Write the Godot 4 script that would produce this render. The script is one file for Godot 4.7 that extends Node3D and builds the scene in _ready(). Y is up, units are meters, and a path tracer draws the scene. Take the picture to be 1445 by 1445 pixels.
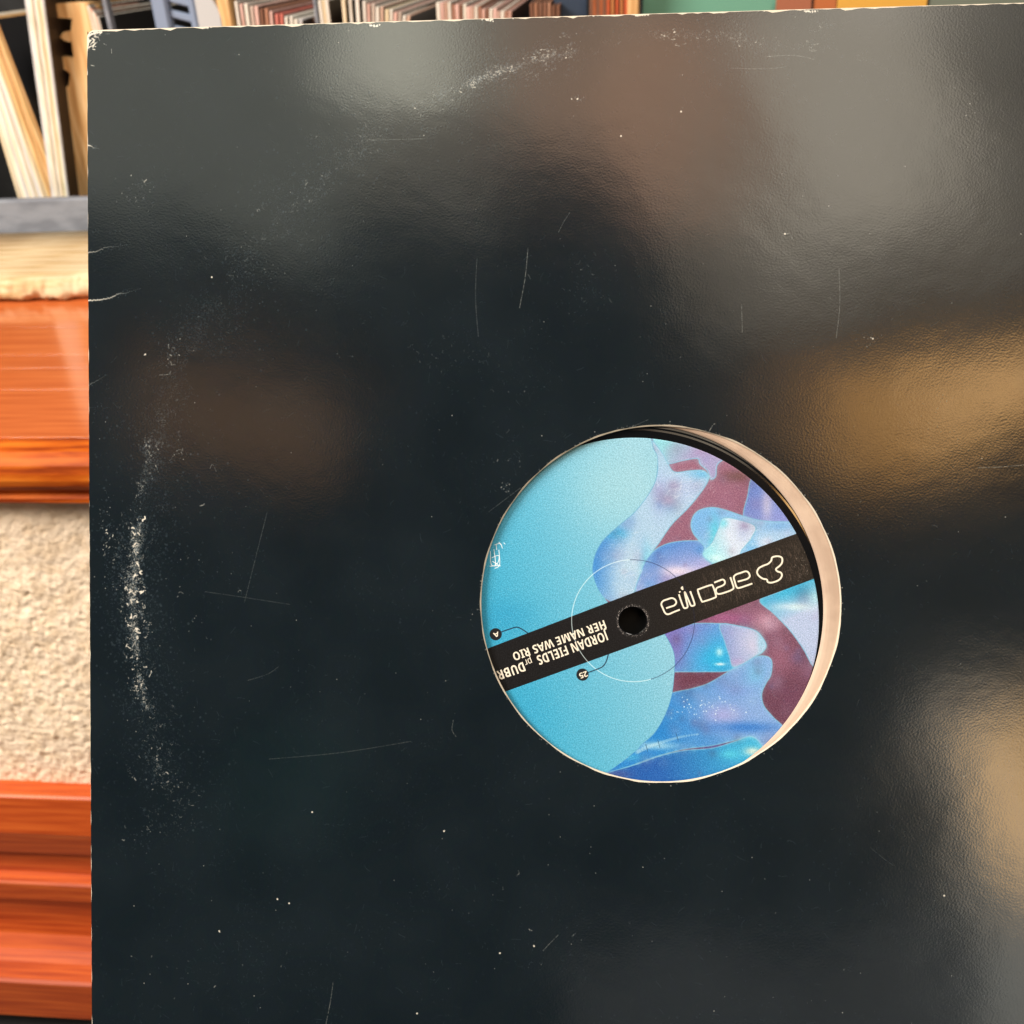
extends Node3D

const MM := 0.001
var rng := RandomNumberGenerator.new()
var taken := {}
var mats := {}

# ---------------------------------------------------------------- naming
func numbered(called: String) -> String:
	var n: int = taken.get(called, 0)
	taken[called] = n + 1
	return called if n == 0 else "%s_%03d" % [called, n]

func tag(o: Node3D, label: String, category: String, group := "", kind := "") -> void:
	o.set_meta("label", label)
	if category: o.set_meta("category", category)
	if group: o.set_meta("group", group)
	if kind: o.set_meta("kind", kind)

func thing(called: String, label: String, category: String, xf := Transform3D(), group := "") -> Node3D:
	var o := Node3D.new()
	o.name = numbered(called)
	add_child(o, true)
	o.transform = xf
	tag(o, label, category, group)
	return o

func obj(called: String, mesh: Mesh, m: Material, parent: Node = self) -> MeshInstance3D:
	var o := MeshInstance3D.new()
	o.name = numbered(called) if parent == self else called
	o.mesh = mesh
	if m: o.material_override = m
	parent.add_child(o, true)
	return o

# ---------------------------------------------------------------- mesh helpers
func begin() -> SurfaceTool:
	var st := SurfaceTool.new()
	st.begin(Mesh.PRIMITIVE_TRIANGLES)
	return st

# one triangle; its front looks along n
func tri(st: SurfaceTool, a: Vector3, b: Vector3, c: Vector3, n: Vector3) -> void:
	var ccw := (b - a).cross(c - a).dot(n) > 0.0
	for v in ([a, c, b] if ccw else [a, b, c]):
		st.set_normal(n)
		st.add_vertex(v)

func quad(st: SurfaceTool, a: Vector3, b: Vector3, c: Vector3, d: Vector3, n: Vector3) -> void:
	tri(st, a, b, c, n)
	tri(st, a, c, d, n)

# box with chamfered edges, s = full size, centred on o
func chamfer(st: SurfaceTool, o: Vector3, s: Vector3, b: float, basis := Basis()) -> void:
	var h := s / 2.0
	var f := func(v: Vector3) -> Vector3: return o + basis * v
	for ax in 3:
		var u := (ax + 1) % 3
		var w := (ax + 2) % 3
		for sg in [-1.0, 1.0]:
			var p := []
			for k in [[-1, -1], [1, -1], [1, 1], [-1, 1]]:
				var v := Vector3()
				v[ax] = sg * h[ax]
				v[u] = k[0] * (h[u] - b)
				v[w] = k[1] * (h[w] - b)
				p.append(f.call(v))
			var n := Vector3()
			n[ax] = sg
			quad(st, p[0], p[1], p[2], p[3], basis * n)
		for s1 in [-1.0, 1.0]:
			for s2 in [-1.0, 1.0]:
				var p := []
				for k in [[0, -1], [0, 1], [1, 1], [1, -1]]:
					var v := Vector3()
					v[ax] = k[1] * (h[ax] - b)
					v[u] = s1 * (h[u] - (b if k[0] == 1 else 0.0))
					v[w] = s2 * (h[w] - (0.0 if k[0] == 1 else b))
					p.append(f.call(v))
				var n := Vector3()
				n[u] = s1
				n[w] = s2
				quad(st, p[0], p[1], p[2], p[3], (basis * n).normalized())
	for sx in [-1.0, 1.0]:
		for sy in [-1.0, 1.0]:
			for sz in [-1.0, 1.0]:
				var q := Vector3(sx, sy, sz)
				tri(st, f.call(q * (h - Vector3(0, b, b))), f.call(q * (h - Vector3(b, 0, b))), f.call(q * (h - Vector3(b, b, 0))), (basis * q).normalized())

func box_mesh(o: Vector3, s: Vector3, b := 0.001, basis := Basis()) -> ArrayMesh:
	var st := begin()
	chamfer(st, o, s, b, basis)
	return st.commit()

# profile of (z, y) points drawn along x, with a slow waver; pts run so that the outside lies to the left of travel in the (z, y) plane
func moulding(pts: Array, x0: float, x1: float, segs: int, waver: float, seed_: int) -> ArrayMesh:
	var st := begin()
	var nz := FastNoiseLite.new()
	nz.seed = seed_
	nz.frequency = 3.0
	var n := pts.size()
	var at := func(i: int, k: int) -> Vector3:
		var x: float = lerpf(x0, x1, float(k) / segs)
		var p: Vector2 = pts[i]
		return Vector3(x, p.y + waver * nz.get_noise_2d(x, i * 0.13), p.x + waver * nz.get_noise_2d(x + 7.0, i * 0.13))
	for i in n:
		var j := (i + 1) % n
		var d: Vector2 = pts[j] - pts[i]
		var nn := Vector3(0, d.x, -d.y).normalized()
		for k in segs:
			quad(st, at.call(i, k), at.call(j, k), at.call(j, k + 1), at.call(i, k + 1), nn)
	var flat := PackedVector2Array(pts)
	var ids := Geometry2D.triangulate_polygon(flat)
	for e in [[0, -1.0], [segs, 1.0]]:
		for t in range(0, ids.size(), 3):
			tri(st, at.call(ids[t], e[0]), at.call(ids[t + 1], e[0]), at.call(ids[t + 2], e[0]), Vector3(e[1], 0, 0))
	return st.commit()

# flat outline of (x, y) points with thickness along z (front at z = 0)
func plate(pts: Array, depth: float, st: SurfaceTool = null) -> ArrayMesh:
	if st == null: st = begin()
	var flat := PackedVector2Array(pts)
	if Geometry2D.is_polygon_clockwise(flat): flat.reverse()
	var ids := Geometry2D.triangulate_polygon(flat)
	for t in range(0, ids.size(), 3):
		var a := flat[ids[t]]
		var b := flat[ids[t + 1]]
		var c := flat[ids[t + 2]]
		tri(st, Vector3(a.x, a.y, 0), Vector3(b.x, b.y, 0), Vector3(c.x, c.y, 0), Vector3.BACK)
		tri(st, Vector3(a.x, a.y, -depth), Vector3(b.x, b.y, -depth), Vector3(c.x, c.y, -depth), Vector3.FORWARD)
	for i in flat.size():
		var p := flat[i]
		var q := flat[(i + 1) % flat.size()]
		var e := q - p
		quad(st, Vector3(p.x, p.y, 0), Vector3(q.x, q.y, 0), Vector3(q.x, q.y, -depth), Vector3(p.x, p.y, -depth), Vector3(e.y, -e.x, 0).normalized())
	return st.commit()

func smooth_line(pts: Array, closed: bool, per := 6) -> PackedVector2Array:
	var out := PackedVector2Array()
	var n := pts.size()
	for i in (n if closed else n - 1):
		var a: Vector2 = pts[(i - 1 + n) % n] if closed else pts[maxi(i - 1, 0)]
		var b: Vector2 = pts[i]
		var c: Vector2 = pts[(i + 1) % n]
		var d: Vector2 = pts[(i + 2) % n] if closed else pts[mini(i + 2, n - 1)]
		for k in per:
			out.append(b.cubic_interpolate(c, a, d, float(k) / per))
	if not closed: out.append(pts[n - 1])
	return out

# flat ribbon along a line, in the plane z = 0, drawn as printed ink
func ribbon(st: SurfaceTool, line: PackedVector2Array, width: float, closed: bool, lift := 0.0) -> void:
	var n := line.size()
	var L := []
	var R := []
	for i in n:
		var a := line[(i - 1 + n) % n] if closed or i > 0 else line[i]
		var b := line[(i + 1) % n] if closed or i < n - 1 else line[i]
		var d := (b - a).normalized()
		var o := Vector2(-d.y, d.x) * width / 2.0
		L.append(Vector3(line[i].x + o.x, line[i].y + o.y, lift))
		R.append(Vector3(line[i].x - o.x, line[i].y - o.y, lift))
	for i in (n if closed else n - 1):
		var j := (i + 1) % n
		quad(st, L[i], L[j], R[j], R[i], Vector3.BACK)

# ---------------------------------------------------------------- materials
func noise_tex(size: Vector2i, freq: float, octaves: int, seed_: int, ramp: Array = [], as_normal := false, bump := 4.0) -> NoiseTexture2D:
	var fn := FastNoiseLite.new()
	fn.seed = seed_
	fn.frequency = freq
	fn.noise_type = FastNoiseLite.TYPE_SIMPLEX_SMOOTH
	fn.fractal_octaves = octaves
	var t := NoiseTexture2D.new()
	t.width = size.x
	t.height = size.y
	t.seamless = true
	t.noise = fn
	if as_normal:
		t.as_normal_map = true
		t.bump_strength = bump
	if ramp:
		var g := Gradient.new()
		var offs := PackedFloat32Array()
		var cols := PackedColorArray()
		for r in ramp:
			offs.append(r[0])
			cols.append(r[1])
		g.offsets = offs
		g.colors = cols
		t.color_ramp = g
	return t

func plain(name_: String, c: Color, rough: float, spec := 0.5) -> StandardMaterial3D:
	var m := StandardMaterial3D.new()
	m.resource_name = name_
	m.albedo_color = c
	m.roughness = rough
	m.metallic_specular = spec
	return m

func grained(name_: String, ramp: Array, scale_: Vector3, rough: float, seed_: int, bump := 1.5, local := false, octaves := 5) -> StandardMaterial3D:
	var m := plain(name_, Color.WHITE, rough)
	m.albedo_texture = noise_tex(Vector2i(512, 512), 0.012, octaves, seed_, ramp)
	m.uv1_triplanar = true
	m.uv1_world_triplanar = not local
	m.uv1_scale = scale_
	if bump > 0.0:
		m.normal_enabled = true
		m.normal_texture = noise_tex(Vector2i(512, 512), 0.03, 4, seed_ + 5, [], true, bump)
	return m

# ---------------------------------------------------------------- painting into images
func stroke(img: Image, pts: PackedVector2Array, width: float, c: Color, alpha: float, grit := 0.0) -> void:
	for i in pts.size() - 1:
		var a := pts[i]
		var b := pts[i + 1]
		var steps := maxi(1, int(a.distance_to(b) * 1.5))
		for k in steps:
			if grit > 0.0 and rng.randf() < grit: continue
			dab(img, a.lerp(b, float(k) / steps), width / 2.0, c, alpha)

func dab(img: Image, p: Vector2, r: float, c: Color, alpha: float) -> void:
	var W := img.get_width()
	var H := img.get_height()
	for y in range(maxi(0, int(p.y - r - 0.5)), mini(H - 1, int(p.y + r + 1.0)) + 1):
		for x in range(maxi(0, int(p.x - r - 0.5)), mini(W - 1, int(p.x + r + 1.0)) + 1):
			var k := clampf(r + 0.5 - Vector2(x + 0.5, y + 0.5).distance_to(p), 0.0, 1.0)
			if k > 0.0:
				var old := img.get_pixel(x, y)
				img.set_pixel(x, y, old.lerp(c, k * alpha))

func soft(img: Image, p: Vector2, r: float, c: Color, alpha: float) -> void:
	for y in range(maxi(0, int(p.y - 1.6 * r)), mini(img.get_height() - 1, int(p.y + 1.6 * r)) + 1):
		for x in range(maxi(0, int(p.x - 1.6 * r)), mini(img.get_width() - 1, int(p.x + 1.6 * r)) + 1):
			var l := Vector2(x, y).distance_squared_to(p) / (r * r)
			if l < 2.5: img.set_pixel(x, y, img.get_pixel(x, y).lerp(c, alpha * exp(-l * 1.5)))

# fills a smooth outline with a colour that runs from c0 at p0 to c1 at p1, with soft pools of other colours
func shape(img: Image, pts: PackedVector2Array, c0: Color, c1: Color, p0: Vector2, p1: Vector2, pools: Array, grain: FastNoiseLite) -> void:
	var H := img.get_height()
	var W := img.get_width()
	var lo := H
	var hi := 0
	for p in pts:
		lo = mini(lo, int(p.y))
		hi = maxi(hi, int(p.y) + 1)
	var axis := p1 - p0
	var len2 := maxf(axis.length_squared(), 0.001)
	for y in range(maxi(lo, 0), mini(hi, H - 1) + 1):
		var xs := []
		var yy := y + 0.5
		for i in pts.size():
			var a := pts[i]
			var b := pts[(i + 1) % pts.size()]
			if (a.y <= yy) != (b.y <= yy):
				xs.append(a.x + (yy - a.y) / (b.y - a.y) * (b.x - a.x))
		xs.sort()
		for s in range(0, xs.size() - 1, 2):
			for x in range(maxi(0, int(xs[s] + 0.5)), mini(W, int(xs[s + 1] + 0.5))):
				var q := Vector2(x, y)
				var c := c0.lerp(c1, clampf((q - p0).dot(axis) / len2, 0.0, 1.0))
				for h in pools:
					var d: Vector2 = (q - h[0]) / h[1]
					var l := d.length_squared()
					if l < 4.0: c = c.lerp(h[2], h[3] * exp(-l * 1.4))
				var g := grain.get_noise_2d(x, y) * 0.12
				img.set_pixel(x, y, Color(c.r + g, c.g + g, c.b + g))

const LABEL_PX := 1400
const LABEL_MM := 102.0
func lt(v: Vector2) -> Vector2:   # label millimetres from the spindle -> texel
	return Vector2(LABEL_PX / 2.0 + v.x * LABEL_PX / LABEL_MM, LABEL_PX / 2.0 - v.y * LABEL_PX / LABEL_MM)
func lts(a: Array) -> Array:
	return a.map(lt)

func label_art() -> Image:
	var img := Image.create(LABEL_PX, LABEL_PX, false, Image.FORMAT_RGB8)
	var gr := FastNoiseLite.new()
	gr.seed = 3
	gr.frequency = 0.16
	gr.fractal_octaves = 2
	var k := LABEL_PX / LABEL_MM
	var px := k / 5.2          # one photo pixel in texels
	var full := PackedVector2Array([Vector2(0, 0), Vector2(LABEL_PX, 0), Vector2(LABEL_PX, LABEL_PX), Vector2(0, LABEL_PX)])
	# the muted ground behind the shapes
	shape(img, full, Color(0.55, 0.38, 0.48), Color(0.38, 0.235, 0.325), lt(Vector2(20.1,35.63)), lt(Vector2(42.91,-23.15)), [
		[lt(Vector2(35.67,-0.03)), Vector2(24, 17) * px, Color(0.80, 0.66, 0.74), 0.85],
		[lt(Vector2(24.97,1.01)), Vector2(40, 10) * px, Color(0.62, 0.36, 0.56), 0.7],
		[lt(Vector2(39.09,-9.88)), Vector2(26, 30) * px, Color(0.56, 0.38, 0.48), 0.7],
		[lt(Vector2(27.6,39.05)), Vector2(24, 10) * px, Color(0.40, 0.27, 0.27), 0.9],
		[lt(Vector2(17.51,-14.93)), Vector2(40, 16) * px, Color(0.38, 0.22, 0.30), 0.9],
		[lt(Vector2(20.43,-33.08)), Vector2(36, 10) * px, Color(0.34, 0.32, 0.60), 0.9]], gr)
	var P := func(a: Array) -> PackedVector2Array: return smooth_line(lts(a), true)
	var sets := [
		# outline, colour from, colour to, from, to, pools
		[[Vector2(3.98, 52.76), Vector2(9.67, 50.47), Vector2(17.22, 48.55), Vector2(23.81, 46.07), Vector2(24.57, 44.17), Vector2(22.33, 42.09), Vector2(21.97, 39.05), Vector2(20.65, 38.29), Vector2(19.7, 40.57), Vector2(17.81, 42.28), Vector2(17.05, 43.8), Vector2(13.1, 43.23), Vector2(8.94, 42.47), Vector2(6.85, 45.52)], Color(0.52, 0.80, 0.87), Color(0.60, 0.58, 0.76), [Vector2(9.67, 48.56), Vector2(15.36, 43.61)], []],
		[[Vector2(4.95, 48.57), Vector2(7.8, 45.14), Vector2(9.13, 42.66), Vector2(11.03, 40.19), Vector2(15.37, 40.57), Vector2(18.57, 40.57), Vector2(20.09, 39.05), Vector2(19.53, 36.96), Vector2(17.29, 33.72), Vector2(14.47, 30.29), Vector2(10.34, 26.08), Vector2(6.95, 21.11), Vector2(5.25, 18.8), Vector2(4.12, 15.55), Vector2(2.24, 12.67), Vector2(0.73, 8.82), Vector2(-0.59, 5.94), Vector2(-3.44, 4.57), Vector2(-7.84, 6.26), Vector2(-9.95, 8.93), Vector2(-10.72, 11.62), Vector2(-10.92, 14.5), Vector2(-9.98, 18.53), Vector2(-7.7, 22.19), Vector2(-3.71, 25.84), Vector2(0.28, 29.3), Vector2(3.68, 33.7), Vector2(5.93, 37.9), Vector2(6.48, 42.66)], Color(0.20, 0.50, 0.80), Color(0.62, 0.76, 0.88), [Vector2(-10.17, 17.38), Vector2(-1.58, 15.51)], [[[Vector2(-4.84, 23.73)], Vector2(20, 10), Color(0.20, 0.66, 0.86), 0.8], [[Vector2(-1.57, 12.64)], Vector2(22, 40), Color(0.70, 0.82, 0.90), 0.6], [[Vector2(12.56, 35.62)], Vector2(40, 26), Color(0.64, 0.73, 0.89), 0.8], [[Vector2(18.2, 39.81)], Vector2(22, 10), Color(0.40, 0.70, 0.88), 0.9], [[Vector2(3.55, 16.5)], Vector2(10, 26), Color(0.45, 0.80, 0.90), 0.8], [[Vector2(6.9, 33.7)], Vector2(12, 30), Color(0.58, 0.66, 0.86), 0.7]]],
		[[Vector2(31.72, 38.67), Vector2(30.43, 33.74), Vector2(29.34, 28.62), Vector2(31.41, 26.92), Vector2(37.02, 25.8), Vector2(44.48, 25.26), Vector2(42.57, 33.76), Vector2(36.94, 39.43)], Color(0.38, 0.50, 0.78), Color(0.50, 0.56, 0.82), [Vector2(30.43, 33.74), Vector2(38.88, 27.13)], [[[Vector2(35.49, 31.48)], Vector2(9, 26), Color(0.80, 0.78, 0.85), 0.6]]],
		[[Vector2(1.31, 6.91), Vector2(2.42, 13.81), Vector2(4.87, 18.23), Vector2(8.28, 20.54), Vector2(12.25, 21.51), Vector2(16.96, 21.72), Vector2(19.79, 21.17), Vector2(20.94, 16.6), Vector2(22.08, 14.7), Vector2(12.68, 8.92)], Color(0.26, 0.50, 0.80), Color(0.62, 0.64, 0.84), [Vector2(7.89, 21.3), Vector2(12.67, 11.78)], [[[Vector2(11.71, 13.49)], Vector2(30, 9), Color(0.86, 0.84, 0.92), 0.9], [[Vector2(4.15, 9.62)], Vector2(16, 12), Color(0.34, 0.60, 0.86), 0.7], [[Vector2(18.29, 19.44)], Vector2(16, 10), Color(0.30, 0.54, 0.82), 0.8]]],
		[[Vector2(15.44, 26.1), Vector2(16.18, 28.58), Vector2(18.06, 30.11), Vector2(21.25, 30.69), Vector2(24.83, 29.93), Vector2(28.59, 28.62), Vector2(32.53, 27.49), Vector2(36.45, 26.93), Vector2(42.61, 26.58), Vector2(44.49, 23.93), Vector2(37.06, 19.54), Vector2(27.72, 15.69), Vector2(22.46, 15.09), Vector2(20.19, 16.22), Vector2(18.68, 17.92), Vector2(19.05, 20.02), Vector2(17.34, 22.11), Vector2(16.01, 23.82)], Color(0.42, 0.66, 0.88), Color(0.60, 0.76, 0.90), [Vector2(17.31, 28.96), Vector2(37.05, 20.49)], [[[Vector2(21.67, 21.94)], Vector2(10, 34), Color(0.28, 0.78, 0.88), 0.95], [[Vector2(22.07, 17.37)], Vector2(20, 10), Color(0.74, 0.92, 0.95), 0.9], [[Vector2(31.44, 20.08)], Vector2(10, 18), Color(0.40, 0.68, 0.88), 0.8], [[Vector2(35.18, 21.43)], Vector2(14, 10), Color(0.78, 0.84, 0.93), 0.7], [[Vector2(38.89, 25.8)], Vector2(26, 8), Color(0.38, 0.62, 0.86), 0.7]]],
		[[Vector2(33.77, 5.85), Vector2(38.99, 8.17), Vector2(48.65, 12.6), Vector2(52.01, 9.22), Vector2(52.14, -9.72), Vector2(48.43, -12.05), Vector2(45.24, -6.96), Vector2(41.85, -2.25), Vector2(37.53, 2.27)], Color(0.25, 0.68, 0.84), Color(0.66, 0.74, 0.88), [Vector2(38.99, 7.6), Vector2(42.39, 1.17)], [[[Vector2(42.74, 4.21)], Vector2(34, 7), Color(0.78, 0.90, 0.94), 0.9], [[Vector2(48.31, 6.92)], Vector2(12, 14), Color(0.66, 0.86, 0.92), 0.8], [[Vector2(42.72, 8.77)], Vector2(26, 10), Color(0.20, 0.66, 0.84), 0.8]]],
		[[Vector2(7.04, -2.61), Vector2(13.1, -1.59), Vector2(16.31, -0.6), Vector2(23.29, -0.53), Vector2(28.74, -1.24), Vector2(32.69, -2.34), Vector2(34.57, -4.23), Vector2(35.52, -6.31), Vector2(34.59, -8.03), Vector2(32.73, -9.2), Vector2(28.8, -11.54), Vector2(25.42, -13.3), Vector2(19.01, -13.57), Vector2(11.64, -13.67), Vector2(7.09, -13.73)], Color(0.46, 0.46, 0.76), Color(0.30, 0.62, 0.86), [Vector2(9.89, -3.54), Vector2(18.44, -11.09)], [[[Vector2(22.58, -10.09)], Vector2(30, 30), Color(0.12, 0.66, 0.86), 0.9], [[Vector2(23.14, -8.17)], Vector2(6, 7), Color(0.72, 0.90, 0.95), 0.8], [[Vector2(23.34, -11.41)], Vector2(8, 2.4), Color(0.86, 0.94, 0.97), 0.9], [[Vector2(11.8, -7.35)], Vector2(12, 30), Color(0.44, 0.42, 0.70), 0.7]]],
		[[Vector2(7.11, -20.83), Vector2(11.09, -19.23), Vector2(16.39, -18.01), Vector2(20.35, -16.61), Vector2(24.86, -13.88), Vector2(28.8, -11.35), Vector2(32.73, -9.39), Vector2(35.54, -9.17), Vector2(37.04, -10.48), Vector2(36.87, -14.1), Vector2(35.58, -16.4), Vector2(34.47, -19.28), Vector2(35.05, -22.51), Vector2(37.5, -25.52), Vector2(40.33, -28.91), Vector2(37.37, -34.68), Vector2(34.36, -33.21), Vector2(32.47, -31.14), Vector2(30.59, -30.98), Vector2(27.02, -32), Vector2(21.18, -33.45), Vector2(14, -34.53), Vector2(7.37, -36.38), Vector2(1.47, -38.61), Vector2(-8.07, -42.08), Vector2(-6.17, -39.34), Vector2(1.26, -33.42), Vector2(6.19, -27.56)], Color(0.14, 0.50, 0.80), Color(0.48, 0.64, 0.86), [Vector2(6.18, -25.64), Vector2(31.65, -17.6)], [[[Vector2(24.16, -25.35)], Vector2(36, 24), Color(0.62, 0.64, 0.86), 0.85], [[Vector2(32.75, -13.77)], Vector2(18, 30), Color(0.42, 0.70, 0.88), 0.8], [[Vector2(29.82, -28.32)], Vector2(60, 9), Color(0.16, 0.44, 0.78), 0.8], [[Vector2(6.22, -33.71)], Vector2(40, 7), Color(0.60, 0.80, 0.90), 0.8], [[Vector2(27.89, -18.61)], Vector2(40, 12), Color(0.46, 0.60, 0.86), 0.6], [[Vector2(-1.39, -36.93)], Vector2(26, 6), Color(0.30, 0.70, 0.86), 0.7]]],
		[[Vector2(-9.98, -43.28), Vector2(1.47, -38.81), Vector2(7.37, -36.58), Vector2(14, -34.92), Vector2(21.19, -34.21), Vector2(27.02, -32.38), Vector2(30.59, -30.98), Vector2(32.47, -31.14), Vector2(33.98, -32.45), Vector2(34.74, -34.73), Vector2(31.77, -40.52), Vector2(20.5, -47.46), Vector2(-2.31, -48.91)], Color(0.12, 0.36, 0.68), Color(0.22, 0.66, 0.84), [Vector2(7.19, -41), Vector2(29.85, -33.86)], [[[Vector2(32.11, -34.78)], Vector2(14, 7), Color(0.74, 0.84, 0.82), 0.95], [[Vector2(26.1, -35.65)], Vector2(16, 8), Color(0.30, 0.76, 0.88), 0.8], [[Vector2(-4.25, -41.62)], Vector2(26, 8), Color(0.30, 0.32, 0.55), 0.6]]],
		[[Vector2(23.29, -0.73), Vector2(28.74, -1.24), Vector2(32.69, -2.34), Vector2(34.57, -4.23), Vector2(35.52, -6.31), Vector2(34.59, -8.03), Vector2(32.73, -9.2), Vector2(29.36, -11.34), Vector2(26.73, -12.13), Vector2(25.78, -9.28), Vector2(24.44, -5.1)], Color(0.48, 0.58, 0.80), Color(0.74, 0.76, 0.88), [Vector2(24.45, -7.2), Vector2(31.58, -5.78)], [[[Vector2(34.2, -5.37)], Vector2(7, 20), Color(0.56, 0.78, 0.90), 0.8], [[Vector2(27.85, -10.98)], Vector2(14, 7), Color(0.68, 0.62, 0.80), 0.7]]],
		[[Vector2(24.09, 27.84), Vector2(28.59, 27.29), Vector2(32.54, 25.59), Vector2(31.43, 22.36), Vector2(29.01, 19.31), Vector2(27.71, 16.64), Vector2(22.83, 15.28), Vector2(20.38, 16.22), Vector2(18.68, 18.3), Vector2(21.11, 21.36), Vector2(22.78, 25.18)], Color(0.56, 0.84, 0.91), Color(0.76, 0.83, 0.92), [Vector2(20.17, 20.41), Vector2(25.81, 22.34)], [[[Vector2(22.07, 16.99)], Vector2(14, 8), Color(0.78, 0.93, 0.95), 0.8], [[Vector2(23.91, 26.51)], Vector2(8, 8), Color(0.40, 0.80, 0.90), 0.8], [[Vector2(29.55, 23.87)], Vector2(12, 16), Color(0.64, 0.72, 0.88), 0.7]]],
	]
	var rims := []
	for s in sets:
		var ax: Array = lts(s[3])
		var pools := []
		for h in s[4]:
			pools.append([lt(h[0][0]), h[1] * px, h[2], h[3]])
		var o: PackedVector2Array = P.call(s[0])
		shape(img, o, s[1], s[2], ax[0], ax[1], pools, gr)
		rims.append(o)
		var rim: PackedVector2Array = o.duplicate()
		rim.append(o[0])
		stroke(img, rim, px * 1.6, Color(0.45, 0.72, 0.86), 0.22)
	var tints := [Color(0.42, 0.24, 0.40), Color(0.62, 0.46, 0.62), Color(0.30, 0.16, 0.24), Color(0.45, 0.55, 0.82), Color(0.60, 0.72, 0.86), Color(0.22, 0.46, 0.76), Color(0.70, 0.66, 0.80)]
	for i in 420:
		soft(img, lt([Vector2(20.26, 1.34)][0]) + Vector2(rng.randf_range(-150, 160), rng.randf_range(-250, 240)) * px, px * rng.randf_range(4, 15), tints[rng.randi() % 7], rng.randf_range(0.05, 0.20))
	for o in rims:
		var i := 0
		while i < o.size():
			soft(img, o[i], px * rng.randf_range(3, 6), Color(0.60, 0.84, 0.93), 0.12)
			i += 2
	# fine crinkled veins on the big shape and pale streaks
	for i in 330:
		var a: Vector2 = lt([Vector2(-1.58, 15.51)][0]) + Vector2(rng.randfn(0, 20), rng.randfn(0, 30)) * px
		if i % 3 == 1: a = lt([Vector2(12.18, 35.62)][0]) + Vector2(rng.randfn(0, 20), rng.randfn(0, 14)) * px
		if i % 3 == 2: a = lt([Vector2(27.69, 21.39)][0]) + Vector2(rng.randfn(0, 22), rng.randfn(0, 12)) * px
		var dr := Vector2.from_angle(rng.randf_range(-1.3, 0.3)) * px * rng.randf_range(2, 7)
		stroke(img, PackedVector2Array([a, a + dr, a + dr * 1.5 + Vector2(rng.randfn(0, 2), rng.randfn(0, 2)) * px]), 1.3, Color(0.86, 0.93, 0.97), 0.22)
	# bright band with short ticks on the lower shape
	var band := smooth_line(lts([Vector2(1.27, -35.54), Vector2(5.26, -33.73), Vector2(10.01, -32.11), Vector2(13.8, -31.08), Vector2(17.58, -30.44)]), false)
	for i in band.size():
		dab(img, band[i], px * lerpf(3.2, 1.2, float(i) / band.size()), Color(0.74, 0.88, 0.93), 0.35)
	for q in [Vector2(3.74, -34.34), Vector2(6.97, -33.12), Vector2(11.9, -31.31)]:
		var a := lt(q)
		stroke(img, PackedVector2Array([a + Vector2(-1, -5) * px, a + Vector2(1, 1) * px, a + Vector2(2, 6) * px]), px * 0.7, Color(0.12, 0.30, 0.45), 0.7)
	# a scatter of star-like dots
	for i in 70:
		var a: Vector2 = lt([Vector2(18.49, -23.53)][0]) + Vector2(rng.randfn(0, 30), rng.randfn(0, 8)) * px
		dab(img, a, px * rng.randf_range(0.4, 1.1), Color(0.86, 0.95, 0.98), rng.randf_range(0.4, 1.0))
	# the pale field on the left, above and below the band
	var field := [[Vector2(4.36, 52.76), Vector2(5.14, 47.05), Vector2(6.29, 44.76), Vector2(6.49, 42.28), Vector2(5.93, 37.9), Vector2(3.87, 33.89), Vector2(0.28, 29.3), Vector2(-3.71, 25.84), Vector2(-7.7, 22.19), Vector2(-9.98, 18.53), Vector2(-10.92, 14.5), Vector2(-10.53, 11.62), Vector2(-9.57, 8.94), Vector2(-7.84, 6.26), Vector2(-5.16, 3.41), Vector2(-56.53, -16.9), Vector2(-56.55, 52.94)], [Vector2(7.99, -2.6), Vector2(10.28, -6.6), Vector2(11.24, -10.03), Vector2(11.08, -15.21), Vector2(10.34, -20.78), Vector2(8.46, -25.99), Vector2(5.82, -30.45), Vector2(2.6, -33.39), Vector2(1.27, -34.96), Vector2(-2.73, -38.31), Vector2(-8.07, -42.08), Vector2(-13.82, -45.29), Vector2(-56.52, -53.99), Vector2(-56.53, -20.8)]]
	for f in field:
		var soft := smooth_line(lts(f), true, 4) if false else PackedVector2Array(smooth_line(lts(f.slice(0, f.size() - 2)), false, 5)) + PackedVector2Array(lts(f.slice(f.size() - 2)))
		shape(img, soft, Color(0.19, 0.625, 0.785), Color(0.55, 0.765, 0.855), lt([Vector2(-43.87, 4.61)][0]), lt([Vector2(6.95, 20.34)][0]), [[lt([Vector2(-6.41, 35.59)][0]), Vector2(70, 70) * px, Color(0.64, 0.81, 0.85), 0.4], [lt([Vector2(-28.32, -26.19)][0]), Vector2(45, 60) * px, Color(0.20, 0.62, 0.79), 0.4], [lt([Vector2(-34.17, 0.83)][0]), Vector2(50, 30) * px, Color(0.14, 0.57, 0.76), 0.45]], gr)
	for o in field:
		stroke(img, smooth_line(lts(o.slice(0, o.size() - 4)), false), px * 0.8, Color(0.35, 0.62, 0.80), 0.45)
	# fine diagonal paper tooth over everything printed
	for i in 9000:
		var a := Vector2(rng.randf() * LABEL_PX, rng.randf() * LABEL_PX)
		stroke(img, PackedVector2Array([a, a + Vector2(4, 1.6) * rng.randf_range(0.6, 1.6)]), 1.6, Color.WHITE if i % 2 else Color(0.1, 0.35, 0.5), 0.10)
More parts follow.
